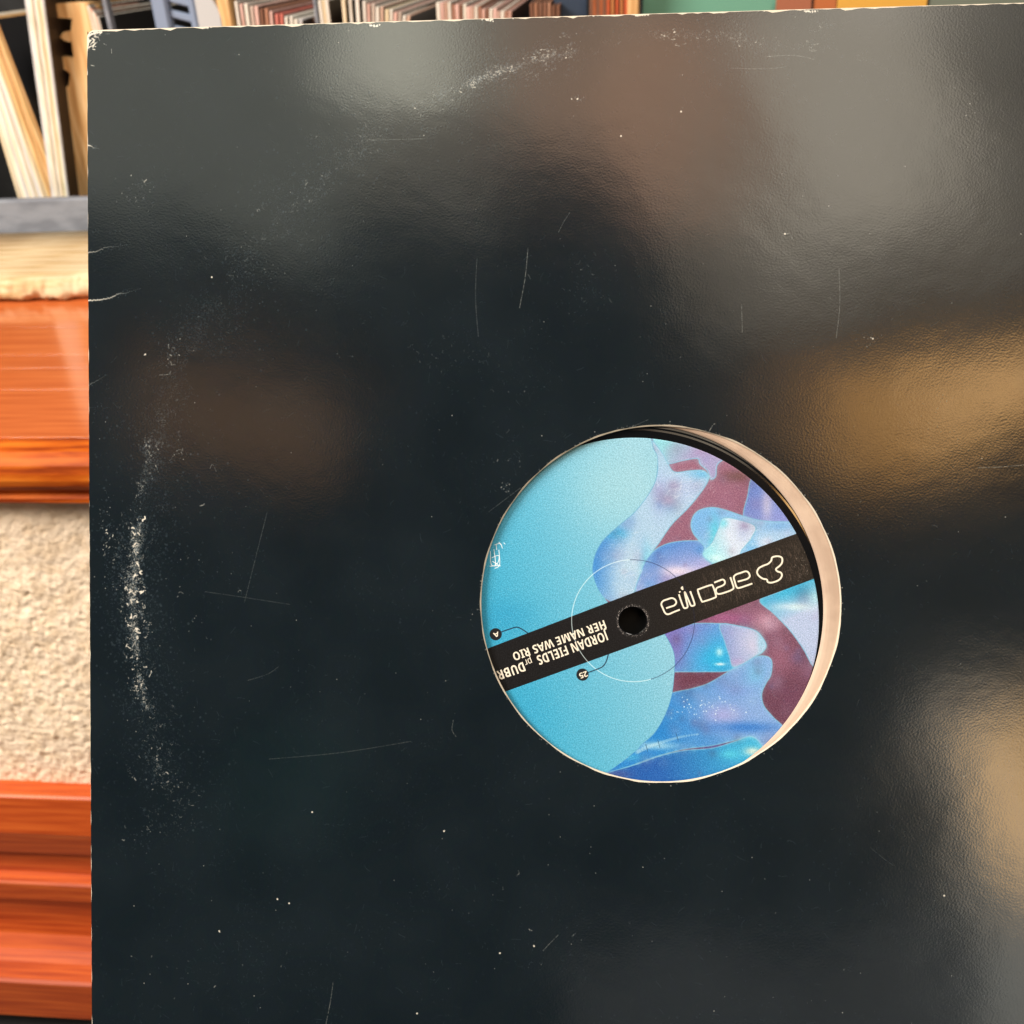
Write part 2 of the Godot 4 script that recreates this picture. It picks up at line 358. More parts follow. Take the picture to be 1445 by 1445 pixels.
	# the black band
	var band_pts := PackedVector2Array(lts([Vector2(-56.53, -14.56), Vector2(-39.58, -8.04), Vector2(1.3, 8.06), Vector2(43.37, 23.74), Vector2(57.43, 29.08)]) + lts([Vector2(57.53, 15.3), Vector2(48.65, 11.94), Vector2(8.37, -3.56), Vector2(-34.52, -19.7), Vector2(-56.53, -28.21)]))
	shape(img, band_pts, Color(0.055, 0.06, 0.075), Color(0.10, 0.09, 0.085), lt([Vector2(-2.47, -0.79)][0]), lt([Vector2(20.24, 7.07)][0]), [], gr)
	for i in 900:   # rubbed streaks across the right half of the band
		var u := rng.randf_range(0.0, 1.0)
		var mid: Vector2 = lt([Vector2(17.41, 7.43)][0]).lerp(lt([Vector2(46.01, 17.88)][0]), u)
		var a := mid + Vector2(rng.randfn(0, 3), rng.randf_range(-27, 27)) * px
		stroke(img, PackedVector2Array([a, a + Vector2(1.0, 3.4) * px * rng.randf_range(0.5, 2.4)]), 1.4, Color(0.52, 0.46, 0.41), rng.randf_range(0.06, 0.28))
	for i in 60:
		var a := lt([Vector2(44.92, 13.9)][0]) + Vector2(rng.randfn(0, 9), rng.randfn(0, 12)) * px
		dab(img, a, px * rng.randf_range(0.2, 0.7), Color(0.6, 0.58, 0.55), 0.6)
	# a pressed ring round the spindle: its lit left and shaded right are painted in
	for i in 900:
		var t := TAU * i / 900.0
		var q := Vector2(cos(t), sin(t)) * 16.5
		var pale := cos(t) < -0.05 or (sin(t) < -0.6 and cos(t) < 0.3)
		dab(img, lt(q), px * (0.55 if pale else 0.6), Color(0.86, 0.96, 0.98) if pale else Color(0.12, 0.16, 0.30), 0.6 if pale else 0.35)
	# paper worn white round the spindle hole
	for i in 260:
		var t := rng.randf() * TAU
		dab(img, lt(Vector2(cos(t), sin(t)) * rng.randf_range(3.8, 4.5)), px * rng.randf_range(0.2, 0.6), Color(0.78, 0.76, 0.74), rng.randf_range(0.3, 0.9))
	# little pointers: discs with a line to the band
	for e in [[[Vector2(-37.16, -4.04)], [Vector2(-35.71, -3.45), Vector2(-33, -2.45), Vector2(-31.45, -2.05), Vector2(-30.29, -2.42), Vector2(-28.36, -3.66)]], [[Vector2(-13.52, -14.77)], [Vector2(-11.99, -14.17), Vector2(-8.93, -12.98), Vector2(-7.78, -12.19), Vector2(-7.02, -10.84), Vector2(-6.55, -9.1)]]]:
		dab(img, lt(e[0][0]), px * 8.6, Color(0.10, 0.11, 0.13), 1.0)
		stroke(img, smooth_line(lts(e[1]), false), px * 1.3, Color(0.08, 0.16, 0.26), 1.0)
	# pen scribble at the left edge
	for e in [[Vector2(-38.64, 18.57), Vector2(-38.45, 15.1), Vector2(-37.28, 14.91), Vector2(-37.48, 18)], [Vector2(-37.68, 19.16), Vector2(-37.09, 14.72)], [Vector2(-38.25, 16.84), Vector2(-36.32, 17.43), Vector2(-36.7, 15.3), Vector2(-38.06, 15.87), Vector2(-35.93, 14.53)], [Vector2(-38.83, 14.51), Vector2(-35.93, 14.73)], [Vector2(-36.32, 18.97), Vector2(-36.12, 14.92), Vector2(-37.48, 13.94)], [Vector2(-37.1, 20.51), Vector2(-36.9, 18.97)], [Vector2(-37.49, 20.32), Vector2(-35.94, 20.71), Vector2(-35.36, 19.36)], [Vector2(-34.97, 20.91), Vector2(-34.58, 20.52)], [Vector2(-36.33, 21.09), Vector2(-35.74, 20.33)]]:
		stroke(img, smooth_line(lts(e), false), px * 0.9, Color(0.93, 0.98, 1.0), 0.9)
	return img

# ---------------------------------------------------------------- the sleeve's printed, rubbed board
const SLEEVE_PX := 2048
const SLEEVE_MM := 320.0
func stx(v: Vector2) -> Vector2:
	return Vector2(SLEEVE_PX / 2.0 + v.x * SLEEVE_PX / SLEEVE_MM, SLEEVE_PX / 2.0 - v.y * SLEEVE_PX / SLEEVE_MM)

func wear() -> Image:
	var img := Image.create(SLEEVE_PX, SLEEVE_PX, false, Image.FORMAT_RGB8)
	var gr := FastNoiseLite.new()
	gr.seed = 11
	gr.frequency = 0.004
	gr.fractal_octaves = 3
	for y in SLEEVE_PX / 4:
		for x in SLEEVE_PX / 4:
			var n := gr.get_noise_2d(x * 4, y * 4)
			img.fill_rect(Rect2i(x * 4, y * 4, 4, 4), Color(0.074 + n * 0.018, 0.106 + n * 0.018, 0.127 + n * 0.018))
	var card := Color(0.86, 0.84, 0.79)
	var haze := Color(0.42, 0.48, 0.52)
	var k := SLEEVE_PX / SLEEVE_MM / 5.15      # one photo pixel in texels
	# fine tooth of the varnish
	for i in 60000:
		var p := Vector2(rng.randf(), rng.randf()) * SLEEVE_PX
		dab(img, p, rng.randf_range(0.4, 0.9), haze if i % 3 else Color(0.05, 0.055, 0.06), rng.randf_range(0.02, 0.10))
	# rubbed along the rim of the record inside: [from angle, to angle, specks, spread in mm, strength]
	var c: Vector2 = [Vector2(5.65, 0.62)][0]
	for a in [[163, 176, 300, 4.0, 0.75], [172, 186, 1050, 2.2, 1.0], [186, 192, 260, 2.6, 0.95], [192, 206, 300, 4.6, 0.5], [160, 168, 150, 4.0, 0.5], [150, 160, 60, 4, 0.22], [138, 147, 110, 5.0, 0.3], [131, 138, 150, 4.2, 0.5], [120, 130, 240, 4.6, 0.5], [111, 119, 300, 2.6, 0.42], [101, 113, 700, 1.3, 0.7], [84, 93, 180, 2.4, 0.5], [75, 85, 170, 4.6, 0.42], [66, 76, 60, 3, 0.25], [93, 101, 60, 2, 0.25], [147, 152, 90, 3.4, 0.2]]:
		var knot := Vector3()
		for i in int(a[2] * 1.9):
			if i % 12 == 0:
				knot = Vector3(rng.randf(), rng.randfn(0, a[3] * (0.3 if rng.randf() < 0.6 else 1.0)), rng.randf_range(0.25, 1.0))
			var th := deg_to_rad(lerpf(a[0], a[1], knot.x) + rng.randfn(0, 0.5))
			var q: Vector2 = c + Vector2(cos(th), sin(th)) * (150.5 + knot.y + rng.randfn(0, 0.30 + a[3] * 0.08))
			var d := Vector2.from_angle(rng.randf() * TAU) * rng.randf_range(0.0, 2.6) * k
			if rng.randf() < 0.45: d = Vector2(sin(th), cos(th)) * rng.randf_range(1, 5) * k * (1 if rng.randf() < 0.5 else -1)
			var s := stx(q)
			var thread := PackedVector2Array([s])
			var go := d.limit_length(1.3 * k)
			for j in (rng.randi_range(2, 5) if rng.randf() < 0.22 else 1):
				go = go.rotated(rng.randfn(0, 0.9))
				thread.append(thread[-1] + go)
			if thread.size() == 2 and rng.randf() < 0.5: thread.append(thread[-1] + Vector2(rng.randfn(0, 2), rng.randfn(0, 2)))
			stroke(img, thread, rng.randf_range(0.35, 1.15) * k, card if rng.randf() < 0.6 else haze, rng.randf_range(0.12, 0.85) * a[4] * knot.z, 0.25)
		for i in int(a[2] * 0.55):
			var th := deg_to_rad(rng.randf_range(a[0], a[1]))
			var q: Vector2 = c + Vector2(cos(th), sin(th)) * (150.5 + rng.randfn(0, a[3] * 2.6))
			dab(img, stx(q), rng.randf_range(0.6, 1.8) * k, haze, rng.randf_range(0.03, 0.22))
	for i in 90:
		var th := deg_to_rad([rng.randf_range(170, 190), rng.randf_range(170, 190), rng.randf_range(100, 119), rng.randf_range(76, 93)][i % 4])
		var s := stx(c + Vector2(cos(th), sin(th)) * (150.3 + rng.randfn(0, 1.1)))
		var line := PackedVector2Array([s])
		for j in 4: line.append(line[-1] + Vector2(rng.randfn(0, 2.0), rng.randfn(0, 2.4) if i % 4 < 2 else rng.randfn(0, 1.0)) * k)
		stroke(img, line, (rng.randf_range(0.8, 2.0) if i % 4 < 2 else rng.randf_range(0.5, 1.2)) * k, card, rng.randf_range(0.4, 0.95) * (1.0 if i % 4 < 2 else 0.6), 0.2)
	# outer scuffs left of the rim line: [centre, spread, specks, strength]
	for a in [[[Vector2(-152.54, 17.01)], Vector2(10, 60), 110, 0.5], [[Vector2(-143.03, 111.89)], Vector2(22, 22), 90, 0.33], [[Vector2(-134.18, 67.96)], Vector2(10, 30), 70, 0.45], [[Vector2(-139.67, -47.01)], Vector2(28, 40), 150, 0.35], [[Vector2(-140.76, -65.85)], Vector2(30, 40), 120, 0.22], [[Vector2(-111.2, 92.97)], Vector2(30, 26), 160, 0.16], [[Vector2(-55.51, 67.36)], Vector2(60, 30), 260, 0.10], [[Vector2(-24.9, 86.12)], Vector2(70, 50), 220, 0.09], [[Vector2(-36.27, 55.78)], Vector2(60, 60), 200, 0.08], [[Vector2(-41.02, 30.93)], Vector2(10, 8), 34, 0.55], [[Vector2(-40.08, 38.59)], Vector2(16, 6), 20, 0.2], [[Vector2(-130.41, 3.38)], Vector2(50, 90), 80, 0.25], [[Vector2(-86.62, 73.38)], Vector2(40, 40), 60, 0.09], [[Vector2(-20.61, -91.95)], Vector2(80, 30), 30, 0.28], [[Vector2(-122.73, -103.03)], Vector2(90, 50), 60, 0.25], [[Vector2(-53.45, -81.27)], Vector2(140, 40), 60, 0.14], [[Vector2(-22.18, 135.21)], Vector2(8, 6), 22, 0.6], [[Vector2(80.27, 129.09)], Vector2(30, 40), 20, 0.35], [[Vector2(55.34, 70.26)], Vector2(14, 12), 30, 0.25], [[Vector2(57.45, 31.05)], Vector2(80, 90), 60, 0.16]]:
		for i in a[2]:
			var s := stx(a[0][0]) + Vector2(rng.randfn(0, a[1].x * 0.6), rng.randfn(0, a[1].y * 0.6)) * k
			var d := Vector2.from_angle(rng.randf() * TAU) * rng.randf_range(0.2, 2.4) * k
			var thread := PackedVector2Array([s])
			for j in (rng.randi_range(2, 5) if rng.randf() < 0.25 else 1):
				d = d.rotated(rng.randfn(0, 0.7))
				thread.append(thread[-1] + d)
			var fine := rng.randf() < 0.75
			stroke(img, thread, rng.randf_range(0.4, 0.8) * k if fine else rng.randf_range(0.8, 1.7) * k, haze if fine else card, minf(1.0, rng.randf_range(0.3, 1.3) * a[3]), 0.25)
	for i in 48000:   # soft grey scuffing along the rim line and over the board
		var th := rng.randfn(PI * 0.86, 0.55)
		var q := c + Vector2(cos(th), sin(th)) * (150.5 + rng.randfn(0, 5.0)) if i % 3 == 0 else Vector2(rng.randf_range(-157, 157), rng.randf_range(-157, 157))
		if gr.get_noise_2d(q.x * 9.0 + 300.0, q.y * 9.0) < (0.05 if i % 3 else -0.2): continue
		var s := stx(q)
		var d := Vector2.from_angle(rng.randf() * TAU) * rng.randf_range(0.5, 4.0)
		stroke(img, PackedVector2Array([s, s + d]), rng.randf_range(0.6, 1.4), haze, rng.randf_range(0.03, 0.13))
	# single specks all over
	for i in 380:
		var s := Vector2(rng.randf(), rng.randf()) * SLEEVE_PX
		dab(img, s, rng.randf_range(0.25, 0.75) * k, card, rng.randf_range(0.2, 0.9))
	for i in 1500:
		var s := Vector2(rng.randf(), rng.randf()) * SLEEVE_PX
		var d := Vector2.from_angle(rng.randf() * TAU) * rng.randf_range(3, 14) * k
		stroke(img, PackedVector2Array([s, s + d * 0.5 + Vector2(rng.randfn(0, 1), rng.randfn(0, 1)), s + d]), 0.8, haze, rng.randf_range(0.05, 0.2), 0.2)
	for q in [Vector2(-122.53, 89.05), Vector2(5.28, 131.37), Vector2(-57.94, -62.51), Vector2(-33.48, -93.31), Vector2(-22.18, 135.21), Vector2(-10.45, 125.16), Vector2(-101.07, -83.59), Vector2(-104.45, -82.51), Vector2(-120.68, -91.87), Vector2(-42.56, -95.54), Vector2(75.31, -76.52), Vector2(-94.67, -58.08), Vector2(-65.54, -112.91), Vector2(55.7, 70.63), Vector2(-141.21, 68.01), Vector2(32.74, 98.5)]:
		dab(img, stx(q) + Vector2(rng.randfn(0, 0.6), 0), 1.3 * k, card, 0.9)
		dab(img, stx(q) + Vector2(rng.randfn(0, 1.2), rng.randfn(0, 1.2)), 0.9 * k, card, 0.7)
	# long hairlines
	for e in [[[Vector2(-35.39, 95.75), Vector2(-36.14, 87.78), Vector2(-37.66, 79.61)], 0.55], [[Vector2(-24.19, 105.05), Vector2(-25.89, 102.43), Vector2(-27.21, 99.8)], 0.4], [[Vector2(-49.18, 93.09), Vector2(-49.55, 82.6), Vector2(-48.77, 72.09)], 0.3], [[Vector2(46.78, 88.98), Vector2(47.03, 79.66), Vector2(46.17, 70.9)], 0.45], [[Vector2(21.45, 79.93), Vector2(21.67, 72.42)], 0.5], [[Vector2(32.18, 98.51), Vector2(34.03, 98.48), Vector2(34.59, 97.17)], 0.8], [[Vector2(-107, 24.42), Vector2(-110.41, 11.34), Vector2(-113.42, -0.4)], 0.28], [[Vector2(-124.4, 2.44), Vector2(-113.42, 0.97), Vector2(-100.52, -0.88)], 0.22], [[Vector2(-106.56, -43.62), Vector2(-86.74, -41.48), Vector2(-67.12, -38.01)], 0.25], [[Vector2(-88.79, -105.27), Vector2(-89.59, -110.81), Vector2(-90.78, -116.76)], 0.5], [[Vector2(-26.75, -90.01), Vector2(-29.25, -92.6), Vector2(-30.98, -94.59)], 0.5], [[Vector2(-121.3, 35.71), Vector2(-122.29, 37.66), Vector2(-123.09, 36.3)], 0.5], [[Vector2(-142.01, 116.34), Vector2(-140.81, 114.38)], 0.5], [[Vector2(-77.99, 125.47), Vector2(-71, 125.51), Vector2(-63.27, 125.54)], 0.4], [[Vector2(18.06, 142.46), Vector2(27.32, 142.03), Vector2(32.85, 142.44)], 0.35], [[Vector2(82.88, 36.66), Vector2(88.3, 36.84), Vector2(94.59, 37.39)], 0.55], [[Vector2(12.95, 46.11), Vector2(14.06, 48), Vector2(14.62, 48.37)], 0.8], [[Vector2(46.64, 0.78), Vector2(48.48, 0.8)], 0.6], [[Vector2(-10.56, 46.17), Vector2(-3.02, 49.56)], 0.35], [[Vector2(-55.43, -31.8), Vector2(-55.82, -34.71), Vector2(-54.65, -36.63)], 0.4], [[Vector2(-45.82, 24.78), Vector2(-37.19, 31.32)], 0.25], [[Vector2(-137.22, 62.32), Vector2(-134.61, 62.49), Vector2(-134, 63.47)], 0.7], [[Vector2(55.94, -64.18), Vector2(60.02, -67.49), Vector2(62.23, -68.94)], 0.2], [[Vector2(27.3, 145.19), Vector2(34.67, 145.37), Vector2(40.19, 144.11)], 0.4], [[Vector2(-112.48, -21.94), Vector2(-106.9, -20.1), Vector2(-103.72, -17.9)], 0.25]]:
		var line := PackedVector2Array(e[0].map(stx))
		stroke(img, smooth_line(Array(line), false), 0.8 * k, card, e[1] * 0.7, 0.3)
	# creases that run in from the left edge, the board broken white in them
	for e in [[[Vector2(-157.82, 96.33), Vector2(-154.99, 96.49), Vector2(-152.15, 97.62), Vector2(-149.13, 97.77), Vector2(-145.3, 98.49)], 2.0, 0.75], [[Vector2(-157.89, 83.03), Vector2(-154.24, 83.18), Vector2(-151.01, 83.73), Vector2(-148.99, 84.69), Vector2(-146.57, 85.05), Vector2(-142.54, 86.18)], 2.6, 1.0], [[Vector2(-157.81, 59.3), Vector2(-154.96, 60.86), Vector2(-152.12, 62.41)], 1.6, 0.6], [[Vector2(-158.07, 125.62), Vector2(-156.86, 125.78), Vector2(-155.65, 125.17), Vector2(-154.04, 124.75)], 2.2, 0.95], [[Vector2(-157.63, 53.21), Vector2(-153.38, 53.59)], 1.0, 0.35], [[Vector2(-156.17, 101.78), Vector2(-148.1, 102.24)], 0.8, 0.2]]:
		var line := smooth_line(e[0].map(stx), false, 8)
		for i in line.size():
			var f := 1.0 - 0.75 * i / line.size()
			dab(img, line[i] + Vector2(0, rng.randfn(0, 0.4)), e[1] * 0.5 * k * f, card, e[2] * f)
			if rng.randf() < 0.5: dab(img, line[i] + Vector2(rng.randfn(0, 2), rng.randfn(0, 3)), 1.0, haze, 0.3)
	# the broken top left corner
	for i in 80:
		var s := stx([Vector2(-157.3, 157.11)][0]) + Vector2(absf(rng.randfn(0, 10)), absf(rng.randfn(0, 16))) * k
		var d := Vector2(rng.randfn(0, 4), rng.randfn(0, 3)) * k
		stroke(img, PackedVector2Array([s, s + d]), rng.randf_range(0.6, 1.8) * k, card, rng.randf_range(0.2, 0.8), 0.2)
	for e in [[[Vector2(-157.71, 155.18), Vector2(-156.3, 156.11), Vector2(-154.68, 156.64), Vector2(-153.07, 156.79)], 2.4], [[Vector2(-157.73, 151.68), Vector2(-157.32, 153.61), Vector2(-156.1, 154.74)], 2.0], [[Vector2(-157.12, 152.44), Vector2(-155.71, 153.18), Vector2(-154.7, 153.93)], 1.1], [[Vector2(-157.55, 147.21), Vector2(-157.36, 145.06)], 2.0]]:
		stroke(img, smooth_line(e[0].map(stx), false), e[1] * k, card, 0.9, 0.1)
	# flakes gone along the top edge
	for q in [Vector2(-140.83, 157.61), Vector2(-123.9, 157.32), Vector2(-76.81, 156.54), Vector2(-46.38, 157.18), Vector2(-37.42, 157.49), Vector2(26.86, 157.65), Vector2(39.19, 156.92), Vector2(-17.52, 157.66), Vector2(-5.31, 157.3)]:
		for i in 14:
			dab(img, stx(q) + Vector2(rng.randfn(0, 5), absf(rng.randfn(0, 1.2))) * k, rng.randf_range(0.6, 1.6) * k, card, 0.9)
	# round the cut hole
	for i in 260:
		var t := rng.randf() * TAU
		var s := stx(Vector2(-0.1 + cos(t) * (47.8 + absf(rng.randfn(0, 0.5))), sin(t) * (47.8 + absf(rng.randfn(0, 0.5)))))
		dab(img, s, rng.randf_range(0.4, 1.1), card, rng.randf_range(0.1, 0.7))
	return img

# ---------------------------------------------------------------- record sleeve
var dent := FastNoiseLite.new()
func warp(x: float, y: float) -> float:   # mm; the board is never quite flat
	return (0.30 * dent.get_noise_2d(x * 0.9, y * 0.9) + 0.010 * dent.get_noise_2d(x * 7.0 + 90.0, y * 9.0) + 0.0035 * dent.get_noise_2d(x * 19.0, y * 26.0 + 50.0)) * smoothstep(157.0, 130.0, maxf(absf(x), absf(y))) * smoothstep(47.0, 80.0, Vector2(x, y).length())

const HALF := 157.5
const HOLE := 47.8
func rim_point(th: float, inset: float) -> Vector2:
	var d := Vector2(cos(th), sin(th))
	var t := (HALF - inset) / maxf(absf(d.x), absf(d.y))
	var p := d * t
	# blunted corners
	var cx := HALF - 2.2
	if absf(p.x) > cx and absf(p.y) > cx:
		var o := Vector2(signf(p.x) * cx, signf(p.y) * cx)
		var r := p - o
		if r.length() > 2.2 - inset: p = o + r.normalized() * maxf(0.2, 2.2 - inset)
	return p

func front_panel(edge_nz: FastNoiseLite) -> Array:
	var th := []
	for i in 720: th.append(TAU * i / 720.0)
	for q in 4:
		for j in 9: th.append(PI / 4 + q * PI / 2 + (j - 4) * 0.0017)
	th.sort()
	var rows := 70
	var st := begin()
	var worn := begin()
	var n := th.size()
	var g := []
	var lip := []
	for i in n:
		var a: float = th[i]
		var out := rim_point(a, 0.0)
		# how far the white board shows: wide on top, thin on the left, ragged
		var w := 0.22 + 0.5 * maxf(0.0, edge_nz.get_noise_2d(out.x * 2.0, out.y * 2.0) + 0.15)
		if out.y > HALF - 1.0: w = 0.26 + 0.9 * maxf(0.0, edge_nz.get_noise_2d(out.x * 3.0, out.y * 3.0) + 0.05)
		if out.x < -HALF + 1.0: w = 0.13 + 0.25 * maxf(0.0, edge_nz.get_noise_2d(out.x * 3.0, out.y * 3.0))
		if out.y > HALF - 8.0 and out.x < -HALF + 8.0: w = 0.5 + 0.6 * edge_nz.get_noise_2d(out.x * 9.0, out.y * 9.0)
		var hole_w := 0.30 + 0.22 * edge_nz.get_noise_2d(cos(a) * 60.0, sin(a) * 60.0)
		var inn := Vector2(-0.1 + cos(a) * (HOLE + hole_w), sin(a) * (HOLE + hole_w))
		var o2 := rim_point(a, w)
		var col := []
		for r in rows + 1:
			var p := inn.lerp(o2, float(r) / rows)
			col.append(Vector3(p.x, p.y, warp(p.x, p.y)))
		g.append(col)
		var e1 := Vector2(-0.1 + cos(a) * HOLE, sin(a) * HOLE)
		lip.append([Vector3(e1.x, e1.y, col[0].z - 0.22), Vector3(e1.x, e1.y, col[0].z - 0.55), Vector3(out.x, out.y, -0.3), Vector3(out.x, out.y, -0.6)])
	var put := func(v: Vector3) -> void:
		var e := 0.6
		st.set_normal(Vector3(warp(v.x - e, v.y) - warp(v.x + e, v.y), warp(v.x, v.y - e) - warp(v.x, v.y + e), 2.0 * e).normalized())
		st.set_uv(Vector2(0.5 + v.x / SLEEVE_MM, 0.5 - v.y / SLEEVE_MM))
		st.add_vertex(v * MM)
	for i in n:
		var j := (i + 1) % n
		for r in rows:
			for v in [g[i][r], g[j][r + 1], g[i][r + 1], g[i][r], g[j][r], g[j][r + 1]]:
				put.call(v)
		for e in [[g[i][0], lip[i][0], lip[j][0], g[j][0], -0.7], [lip[i][0], lip[i][1], lip[j][1], lip[j][0], -1.0], [g[i][rows], lip[i][2], lip[j][2], g[j][rows], 0.7], [lip[i][2], lip[i][3], lip[j][3], lip[j][2], 1.0]]:
			var rad := Vector3(lip[i][2].x, lip[i][2].y, 0).normalized() * signf(e[4])
			var nn: Vector3 = (e[2] - e[0]).cross(e[1] - e[0]).normalized()
			if nn.dot(rad + Vector3(0, 0, 0.5)) < 0.0: nn = -nn
			quad(worn, e[0] * MM, e[1] * MM, e[2] * MM, e[3] * MM, nn)
	return [st.commit(), worn.commit()]

# flat ring in the plane z = 0 with its own profile: list of (radius, z) in mm
func lathe(profile: Array, n: int, uv_mm := 0.0) -> ArrayMesh:
	var st := begin()
	for k in profile.size() - 1:
		var a: Vector2 = profile[k]
		var b: Vector2 = profile[k + 1]
		var s := (b - a).normalized()
		for i in n:
			var vs := []
			for e in [[a, i], [b, i], [b, i + 1], [a, i + 1]]:
				var t: float = TAU * e[1] / n
				vs.append([Vector3(cos(t) * e[0].x, sin(t) * e[0].x, e[0].y), Vector3(-s.y * cos(t), -s.y * sin(t), s.x).normalized()])
			for q in [0, 2, 1, 0, 3, 2]:
				st.set_normal(vs[q][1])
				if uv_mm > 0.0: st.set_uv(Vector2(0.5 + vs[q][0].x / uv_mm, 0.5 - vs[q][0].y / uv_mm))
				st.add_vertex(vs[q][0] * MM)
	return st.commit()

# ---------------------------------------------------------------- lettering on the label
func letters(text: String, from: Vector2, to: Vector2, cap: float, m: Material, parent: Node3D, bold := true) -> void:
	var f := SystemFont.new()
	f.font_names = PackedStringArray(["Droid Sans"])
	f.font_weight = 700 if bold else 400
	var t := TextMesh.new()
	t.text = text
	t.font = f
	t.font_size = 64
	t.pixel_size = 0.001
	t.depth = 0.0
	t.horizontal_alignment = HORIZONTAL_ALIGNMENT_LEFT
	var h := TextMesh.new()
	h.text = "H"
	h.font = f
	h.font_size = 64
	h.pixel_size = 0.001
	h.depth = 0.0
	var box := t.get_aabb()
	var hb := h.get_aabb()
	var d := (to - from)
	var sx := d.length() / box.size.x
	var sy := cap / hb.size.y
	var u := d.normalized()
	var o := obj("lettering", t, m, parent)
	var bs := Basis(Vector3(u.x, u.y, 0) * sx * MM, Vector3(-u.y, u.x, 0) * sy * MM, Vector3(0, 0, 1))
	# baseline: bottom of the H
	var base := Vector3(box.position.x, hb.position.y if h.vertical_alignment == t.vertical_alignment else box.position.y, 0)
	o.transform = Transform3D(bs, Vector3(from.x * MM, from.y * MM, 0.00004) - bs * base)

# ---------------------------------------------------------------- record covers in the bin
var cover_meshes := {}
func cover_mesh(t: float, h: float) -> ArrayMesh:
	var key := "%.4f %.3f" % [t, h]
	if not cover_meshes.has(key):
		var st := begin()
		chamfer(st, Vector3(0, h / 2, -0.1575), Vector3(t, h, 0.315), minf(0.0009, t * 0.3))
		var m := st.commit()
		# the two printed faces, a hair proud of the card
		var f := begin()
		for s in [-1.0, 1.0]:
			var x: float = s * (t / 2 + 0.00008)
			quad(f, Vector3(x, 0.0012, -0.0012), Vector3(x, h - 0.0012, -0.0012), Vector3(x, h - 0.0012, -0.3138), Vector3(x, 0.0012, -0.3138), Vector3(s, 0, 0))
		f.commit(m)
		cover_meshes[key] = m
	return cover_meshes[key]

var cover_mats := {}
func card_mat(c: Color) -> StandardMaterial3D:
	var key := c.to_html()
	if not cover_mats.has(key):
		var dk := Color(c.r * 0.92, c.g * 0.90, c.b * 0.86)
		var m := grained("card " + key, [[0.3, dk], [0.5, c], [0.72, c.lightened(0.12)]], Vector3(30, 1.2, 9), 0.7, 40 + cover_mats.size(), 0.0)
		cover_mats[key] = m
	return cover_mats[key]

# a run of standing covers from x0 to x1 (at their feet), leaning from lean0 to lean1 degrees (to the left is positive), heights h0 to h1
const NTH := ["leftmost", "second", "third", "fourth", "fifth", "sixth", "seventh", "eighth", "ninth", "tenth", "eleventh", "twelfth", "thirteenth", "fourteenth", "fifteenth", "sixteenth", "seventeenth", "eighteenth", "nineteenth", "twentieth"]
func colour_word(c: Color) -> String:
	if c.s < 0.09: return "white" if c.v > 0.84 else "grey"
	if c.h > 0.95 or c.h < 0.045:
		return "red" if c.s > 0.6 else "pink" if c.v > 0.78 else "reddish brown"
	if c.s > 0.7: return "rust orange"
	if c.v > 0.84: return "cream" if c.h > 0.085 else "pinkish"
	return "tan" if c.v > 0.68 else "brown"

func run_of_covers(n: int, x0: float, x1: float, y: float, z: float, lean0: float, lean1: float, h0: float, h1: float, cols: Array, where: String, group: String) -> void:
	var prints := [Color(0.05, 0.05, 0.055), Color(0.10, 0.09, 0.09), Color(0.16, 0.12, 0.10), Color(0.07, 0.08, 0.10)]
	for i in n:
		var u := float(i) / maxf(1, n - 1)
		var t: float = [0.0036, 0.0040, 0.0045][rng.randi() % 3]
		var h: float = snappedf(lerpf(h0, h1, u), 0.003)
		var c: Color = cols[i % cols.size()]
		var o := obj("record_cover", cover_mesh(t, h), null)
		o.set_surface_override_material(0, card_mat(c))
		o.set_surface_override_material(1, print_mat(prints[i % 4] if i == n - 1 or i % 3 == 1 else c.darkened(0.3)))
		tag(o, "%s-edged record cover, %s%s in %s" % [colour_word(c), NTH[i], " from the left" if i else "", where], "record cover", group)
		o.position = Vector3(lerpf(x0, x1, u), y, z + rng.randf_range(-0.0012, 0.001))
		o.rotation = Vector3(0, rng.randfn(0, 0.008), deg_to_rad(lerpf(lean0, lean1, u)))

var print_mats := {}
func print_mat(c: Color) -> StandardMaterial3D:
	if not print_mats.has(c): print_mats[c] = plain("printed cover face", c, 0.45)
	return print_mats[c]

func face_cover(x0: float, x1: float, y0: float, y1: float, z: float, c: Color, label: String, t := 0.004) -> void:
	var st := begin()
	chamfer(st, Vector3(0, (y1 - y0) / 2, -t / 2), Vector3(x1 - x0, y1 - y0, t), minf(0.0008, t * 0.3))
	var o := obj("record_cover", st.commit(), print_mat(c))
	tag(o, label, "record cover")
	o.position = Vector3((x0 + x1) / 2, y0, z)
	o.rotation.x = deg_to_rad(-4)

